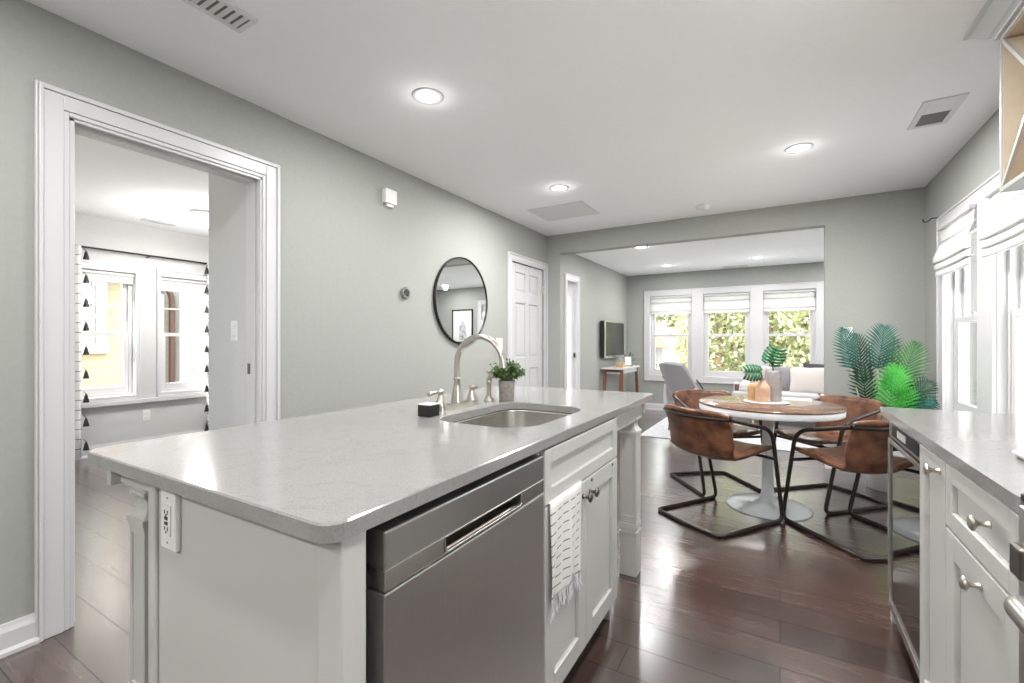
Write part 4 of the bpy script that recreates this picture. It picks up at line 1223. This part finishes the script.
# ------------------------------------------------------------------ living room
single('area_rug', 'pale grey area rug on the living room floor under the sofa', 'rug', MB().box(-1.5, 1.35, 5.66, 7.35, .001, .013), M['rug'], bevel=.004)
def cushion(name, label, c, w_, h, t, mat, tilt=0, rz=0, cat='pillow', g=None):
    mb = MB()
    for s in (-1, 1):
        def fn(u, v, s=s):
            a = (u - .5) * 2; b = (v - .5) * 2
            e = (max(0, 1 - a * a) * max(0, 1 - b * b)) ** .45
            k = 1 - .06 * (1 - abs(a * b))
            return (a * w_ / 2 * k, s * t / 2 * e, b * h / 2 * k + h / 2)
        mb.grid(fn, 14, 14)
    if True:
        o = obj(name, mb, mat); o.location = c; o.rotation_euler = (tilt, 0, rz)
    return tag(o, label, cat, g)
sf = thing('sofa', 'pale grey sofa with wooden legs under the living room windows', 'sofa', (.40, 7.35, 0), world=True)
obj('sofa_back', MB().box(-.46, 1.45, 7.50, 7.68, .28, .80), M['linen2'], sf, bevel=.03, seg=3)
obj('sofa_base', MB().box(-.57, 1.45, 6.97, 7.52, .20, .36), M['linen2'], sf, bevel=.02, seg=3)
obj('seat_cushion', MB().box(-.57, .44, 6.93, 7.52, .36, .485), M['linen2'], sf, bevel=.03, seg=3)
obj('seat_cushion', MB().box(.45, 1.45, 6.93, 7.52, .36, .485), M['linen2'], sf, bevel=.03, seg=3)
obj('sofa_arm', MB().box(1.40, 1.55, 6.95, 7.66, .2, .62), M['linen2'], sf, bevel=.03, seg=3)
for x in (-.30, 1.35):
    for y in (7.03, 7.58): obj('leg', MB().taper((x, y, .21), (x + (.02 if x > 0 else -.02), y - .01, .0135), .022, .013), M['oak'], sf)
cushion('throw_pillow', 'blush pink throw pillow at the left end of the sofa', (-.33, 7.43, .475), .30, .32, .10, M['blush'], R(-12))
cushion('throw_pillow', 'grey throw pillow leaning on the sofa back behind the cream one', (.10, 7.40, .475), .40, .36, .12, M['linen'], R(-12), R(4))
cushion('throw_pillow', 'cream textured throw pillow in front on the sofa', (.33, 7.24, .475), .44, .36, .12, M['cream'], R(-14), R(-4))
cushion('throw_pillow', 'dark charcoal throw pillow at the sofa back behind the cream one', (.50, 7.42, .475), .44, .40, .12, M['navy'], R(-10))
bl = thing('rolled_blanket', 'round white rolled blanket on the left of the sofa seat', 'blanket', (-.43, 7.12, .486), world=True)
obj('roll', MB().lathe([(0, -.16), (.05, -.16), (.065, -.145), (.068, 0), (.065, .145), (.05, .16), (0, .16)], (-.42, 7.16, .553), 28, axis='y'), M['white_cloth'], bl)
bk = thing('gift_box', 'small brown box with pale frame beside the rolled blanket on the sofa', 'box', (-.53, 7.05, .485), world=True)
obj('box_body', MB().box(-.545, -.495, 7.02, 7.12, .487, .575), M['walnut'], bk, bevel=.003)
obj('box_frame', MB().box(-.555, -.546, 7.015, 7.125, .487, .60).box(-.546, -.49, 7.015, 7.125, .576, .60), M['white_cloth'], bk, bevel=.006)

ac = thing('armchair', 'grey high back upholstered armchair seen from behind left of the dining table', 'armchair', (-.93, 6.2, .013), R(52))
def aback(u, v):
    s = (u - .5) * 2
    hw = .29 - .09 * v
    return (-.20 - .24 * v + .13 * abs(s) ** 2 * (1 - .55 * v), s * hw, .36 + .54 * v - .02 * v * s * s)
obj('backrest', MB().grid(aback, 14, 14), M['linen'], ac, solid=.075, offset=0, bevel=.012)
obj('seat', MB().box(-.24, .30, -.25, .25, .27, .40), M['linen'], ac, bevel=.035, seg=4)
for s in (-1, 1):
    am = MB().grid(lambda u, v, s=s: (-.26 + .50 * u, s * (.265 + .012 * math.sin(v * 3)), .30 + v * (.24 - .10 * u + .06 * (1 - u) ** 3)), 10, 6)
    obj('arm', am, M['linen2'], ac, solid=.05, offset=0, bevel=.01)
    obj('piping', MB().tube([(-.27, s * .300, .70), (-.20, s * .305, .62), (-.13, s * .300, .54)], .008, 8, fil=.05), M['black'], ac)
for x, y in ((.22, .20), (.22, -.20), (-.20, .20), (-.20, -.20)):
    obj('leg', MB().taper((x, y, .28), (x * 1.15, y * 1.15, 0), .018, .010), M['walnut'], ac)

cn = thing('console_table', 'narrow console table with white top and angled walnut legs under the television', 'console table', (-2.13, 7.0, 0), world=True)
obj('console_top', MB().box(-2.30, -1.97, 6.52, 7.46, .755, .78), M['trim'], cn, bevel=.004)
obj('console_apron', MB().box(-2.27, -2.00, 6.60, 7.40, .69, .755), M['trim'], cn)
for y, s in ((6.60, -1), (7.38, 1)):
    for x, q in ((-2.26, -1), (-2.01, 1)):
        obj('leg', MB().obox((x, y, .755), (x + q * .02, y + s * .05, 0), .045, .022, (0, 1, 0)), M['walnut'], cn)
    obj('stretcher', MB().box(-2.26, -2.01, y - .014, y + .014, .715, .75), M['walnut'], cn)
tv = thing('television', 'flat television with silver bezel mounted on the living room wall', 'television', (LRL, 7.0, .92), world=True)
obj('tv_body', MB().box(LRL + .02, LRL + .085, 6.49, 7.45, .93, 1.48), M['black'], tv, bevel=.004)
tf = MB()
X0, X1 = LRL + .085, LRL + .10
tf.box(X0, X1, 6.48, 6.51, .92, 1.49); tf.box(X0, X1, 7.43, 7.46, .92, 1.49); tf.box(X0, X1, 6.51, 7.43, 1.462, 1.49); tf.box(X0, X1, 6.51, 7.43, .92, .955)
obj('bezel', tf, M['steel'], tv, bevel=.002)
obj('screen', MB().box(X0, X0 + .008, 6.51, 7.43, .955, 1.462), M['screen'], tv)
obj('wall_bracket', MB().box(LRL, LRL + .02, 6.8, 7.15, 1.05, 1.35), M['black'], tv)
wb = thing('wooden_box', 'small pale wooden box on the console table', 'box', (-2.09, 6.78, .78), world=True)
obj('box_body', MB().box(-2.14, -2.03, 6.72, 6.86, .78, .825), M['oak'], wb, bevel=.003)
obj('box_lid', MB().box(-2.143, -2.027, 6.717, 6.863, .826, .845), M['oak'], wb, bevel=.003)
pf = thing('photo_frame', 'small dark tabletop picture frame on the console table', 'picture frame', (-2.05, 7.08, .78), R(28))
pf_b = MB()
pf_b.T = Matrix.Rotation(R(-12), 4, 'X')
for a in ((-.065, -.048, 0, .17), (.048, .065, 0, .17), (-.048, .048, 0, .018), (-.048, .048, .152, .17)): pf_b.box(a[0], a[1], -.006, .006, a[2], a[3])
obj('frame', pf_b, M['bronze'], pf)
q = MB(); q.T = Matrix.Rotation(R(-12), 4, 'X'); q.box(-.048, .048, -.002, .002, .018, .152)
obj('picture', q, M['paper'], pf)
q = MB().obox((0, .03, .10), (0, .065, .002), .02, .003); obj('easel_leg', q, M['bronze'], pf)
sp_ = thing('small_potted_plant', 'small leafy green plant in a white pot at the far end of the console table', 'potted plant', (-2.10, 7.26, .78), world=True)
obj('pot', MB().lathe([(.032, 0), (.04, .07), (.035, .07), (.03, .06)], (-2.10, 7.26, .78), 24), M['conc'], sp_)
lf_ = MB()
for i in range(26):
    a = random.uniform(0, 2 * PI); e = random.uniform(.2, 1.3); l = random.uniform(.09, .17)
    d = Vector((math.cos(a) * math.cos(e), math.sin(a) * math.cos(e), math.sin(e)))
    leaf(lf_, Vector((-2.10, 7.26, .84)) + d * .02, d, (0, 0, 1), l, .034)
obj('leaves', lf_, M['palm_mid'], sp_)
ar = thing('framed_print', 'framed black and white print on the living room wall, seen in the round mirror', 'framed picture', (.95, LRF, 1.15), world=True)
fm = MB()
for a in ((.68, .70, 1.15, 1.86), (1.20, 1.22, 1.15, 1.86), (.70, 1.20, 1.15, 1.17), (.70, 1.20, 1.84, 1.86)): fm.box(a[0], a[1], LRF - .03, LRF, a[2], a[3])
obj('frame', fm, M['blackm'], ar)
obj('mount', MB().box(.70, 1.20, LRF - .012, LRF, 1.17, 1.84), M['paper'], ar)
pr_ = MB().prism([(.84, 1.2), (1.04, 1.2), (1.03, 1.5), (1.0, 1.52), (.97, 1.60), (.93, 1.62), (.90, 1.57), (.87, 1.50)], LRF - .0135, LRF - .012, 'y')
obj('print', pr_, M['print'], ar)

# ------------------------------------------------------------------ bedroom
rod = thing('curtain_rod', 'thin black curtain rod above the bedroom windows', 'curtain rod', (BX + .06, 2.27, 2.1), world=True)
obj('rod', MB().tube([(BX + .07, 1.45, 2.106), (BX + .07, 3.12, 2.106)], .010, 10), M['black'], rod)
for y in (1.45, 3.12): obj('finial', MB().sphere((BX + .07, y, 2.106), .018), M['black'], rod)
for y in (1.50, 2.27, 3.07): obj('bracket', MB().box(BX, BX + .07, y - .006, y + .006, 2.088, 2.098), M['black'], rod)
def curtain(label, y0, y1, edge, s):
    t = thing('curtain', label, 'curtain', (BX + .07, (y0 + y1) / 2, .02), 0, 'striped curtains in the bedroom', world=True)
    def fn(u, v):
        return (BX + .085 + .022 * math.sin(u * PI * 7), y0 + (y1 - y0) * u, .03 + 2.08 * v)
    obj('cloth', MB().grid(fn, 42, 8), M['curtain'], t, solid=.002)
    z = .10
    while z < 2.0:
        k = MB().taper((BX + .11, edge, z + .085), (BX + .11, edge, z + .068), .004, .010, 10); k.taper((BX + .11, edge, z + .068), (BX + .11, edge, z), .011, .026, 12)
        k.tube([(BX + .11, edge, z + .085), (BX + .10, edge - s * .02, z + .11)], .003, 6)
        obj('tassel', k, M['black'], t)
        z += .235
curtain('white curtain with thin dark stripes and black tassels at the left of the bedroom windows', 1.44, 1.705, 1.735, 1)
curtain('white curtain with thin dark stripes and black tassels at the right of the bedroom windows', 2.845, 3.12, 2.83, -1)

# ------------------------------------------------------------------ outdoors
single('bounce_ground', 'pale ground added around the house to bounce daylight up through the windows', 'bounce ground', MB().box(-30, 30, -30, 40, -.80, -.75), M['ground'])  # ground slab made pale as an added reflector for the ceilings
nh = thing('neighbour_house', 'yellow clapboard neighbouring house with white trimmed window outside the bedroom', 'house', (-10, 3, -.7), world=True)
obj('siding_wall', MB().box(-12, -8.6, -3, 3.36, -.7, 2.12), M['sidingy'], nh)
obj('porch_wall', MB().box(-12, -9.1, 3.36, 9, -.7, 4.6), M['sidingw'], nh)
wf = MB(); wy, wz0_, wz1_ = 2.34, 1.14, 1.98
for a in ((wy - .42, wy - .30), (wy + .30, wy + .42)): wf.box(-8.6, -8.55, a[0], a[1], wz0_ - .1, wz1_ + .14)
wf.box(-8.6, -8.55, wy - .30, wy + .30, wz1_, wz1_ + .14); wf.box(-8.6, -8.53, wy - .44, wy + .44, wz0_ - .14, wz0_)
wf.box(-8.6, -8.56, wy - .30, wy + .30, 1.52, 1.57)
wf.box(-8.6, -8.565, wy - .012, wy + .012, 1.55, wz1_)
wf.box(-8.6, -8.565, wy - .30, wy + .30, 1.76, 1.78)
wo = obj('window', wf, M['exwhite'], nh)
obj('pane', MB().box(-8.6, -8.59, wy - .30, wy + .30, wz0_, wz1_), M['steeld'], wo)
obj('fascia', MB().box(-12, -8.50, -3, 3.38, 2.10, 2.14), M['exwhite'], nh)
obj('eave', MB().box(-12, -8.35, -3, 3.42, 2.14, 2.30), M['roof'], nh)
obj('downpipe', MB().tube([(-8.95, 3.75, -.7), (-8.95, 3.75, 1.95), (-8.95, 3.66, 2.1), (-9.0, 3.50, 2.15)], .045, 10, fil=.12), M['exbrown'], nh)
obj('column', MB().box(-8.98, -8.85, 3.83, 3.98, -.7, 4.6), M['exwhite'], nh)

def tree(label, x, y, r, h, mat, n, ls, seed, grp='trees outside the living room windows', zc=None):
    random.seed(seed)
    t = thing('tree', label, 'tree', (x, y, -.7), 0, grp, world=True)
    obj('trunk', MB().tube([(x, y, -.7), (x + .05, y, h * .4), (x, y + .05, h * .75)], .09, 8, rr=[.12, .1, .06]), M['bark'], t)
    mb = MB(); zc = zc or h * .55
    for i in range(n):
        a = random.uniform(0, 2 * PI); e = math.asin(random.uniform(-1, 1)); q = random.uniform(.55, 1) ** .6
        bump = 1 + .18 * math.sin(a * 5 + e * 7) 
        c = Vector((x + math.cos(a) * math.cos(e) * r * q * bump, y + math.sin(a) * math.cos(e) * r * q * bump, zc + math.sin(e) * h * .55 * q))
        if c.z < -.65: continue
        leaf(mb, c, (random.gauss(0, 1), random.gauss(0, 1), random.gauss(0, 1)), (random.random(), random.random(), 1), ls * random.uniform(.7, 1.3), ls * random.uniform(.5, .8))
    obj('crown', mb, mat, t)
tr = [(-1.25, 11.8, .92, 3.9, 'tree1', 'yellow green leafy tree nearest outside between the left and middle living room windows'),
      (.85, 11.8, .92, 3.9, 'tree1', 'yellow green leafy tree nearest outside the right living room window'),
      (-1.85, 14.3, .72, 3.6, 'tree2', 'mid green leafy tree set back behind the left living room window'),
      (-.2, 14.0, .98, 4.0, 'tree1', 'yellow green leafy tree set back behind the middle living room window'),
      (1.9, 14.0, .95, 3.9, 'tree2', 'mid green leafy tree set back right of the right living room window')]
for i, (x, y, r, h, m, lab) in enumerate(tr): tree(lab, x, y, r, h, M[m], 5600, .15, 20 + i, zc=1.45)
tree('tall pale green tree rising behind the house with the pinkish roof', -5.7, 28.0, 2.9, 7.5, M['tree2'], 5200, .36, 33, zc=2.6)
tree('dark green shrub low behind the left living room window', -2.75, 10.6, .42, 1.5, M['tree3'], 2200, .07, 40, None, zc=.2)
h2 = thing('white_house', 'white house with pinkish tiled roof beyond the left living room window', 'house', (-6.5, 17, -.7), world=True)
obj('walls', MB().box(-10.5, -3.9, 18, 24, -.7, .95), M['exgrey'], h2)
obj('roof', MB().prism([(-10.9, .95), (-3.6, .95), (-4.4, 1.85), (-10.0, 1.85)], 17.6, 24.4, 'y'), M['roof'], h2)
for x in (-5.1, -5.9, -6.8): 
    f_ = obj('window', MB().box(x - .25, x + .25, 17.96, 18.0, -.1, .75), M['exwhite'], h2); obj('pane', MB().box(x - .2, x + .2, 17.95, 17.97, -.05, .7), M['steeld'], f_)
struct('wall_added_cladding', MB().box(1.18, 1.76, 5.0, 5.098, -.7, 3.0).box(1.722, 1.76, 5.098, 8.06, -.7, 3.0), M['exgrey'])  # cladding added, kept dark to tone down the bright view through the kitchen windows
h3 = thing('neighbour_building', 'pale plain building wall outside the kitchen windows', 'building', (7.5, 6, -.7), world=True)
obj('walls', MB().box(6.2, 9, -1, 9.4, -.7, 4.0), M['exgrey'], h3)
obj('roof', MB().prism([(6.0, 4.0), (9.2, 4.0), (7.6, 5.0)], -1.2, 9.6, 'y'), M['steeld'], h3)

for o in bpy.data.objects:
    for k in ('_w', '_wo'):
        if k in o: del o[k]
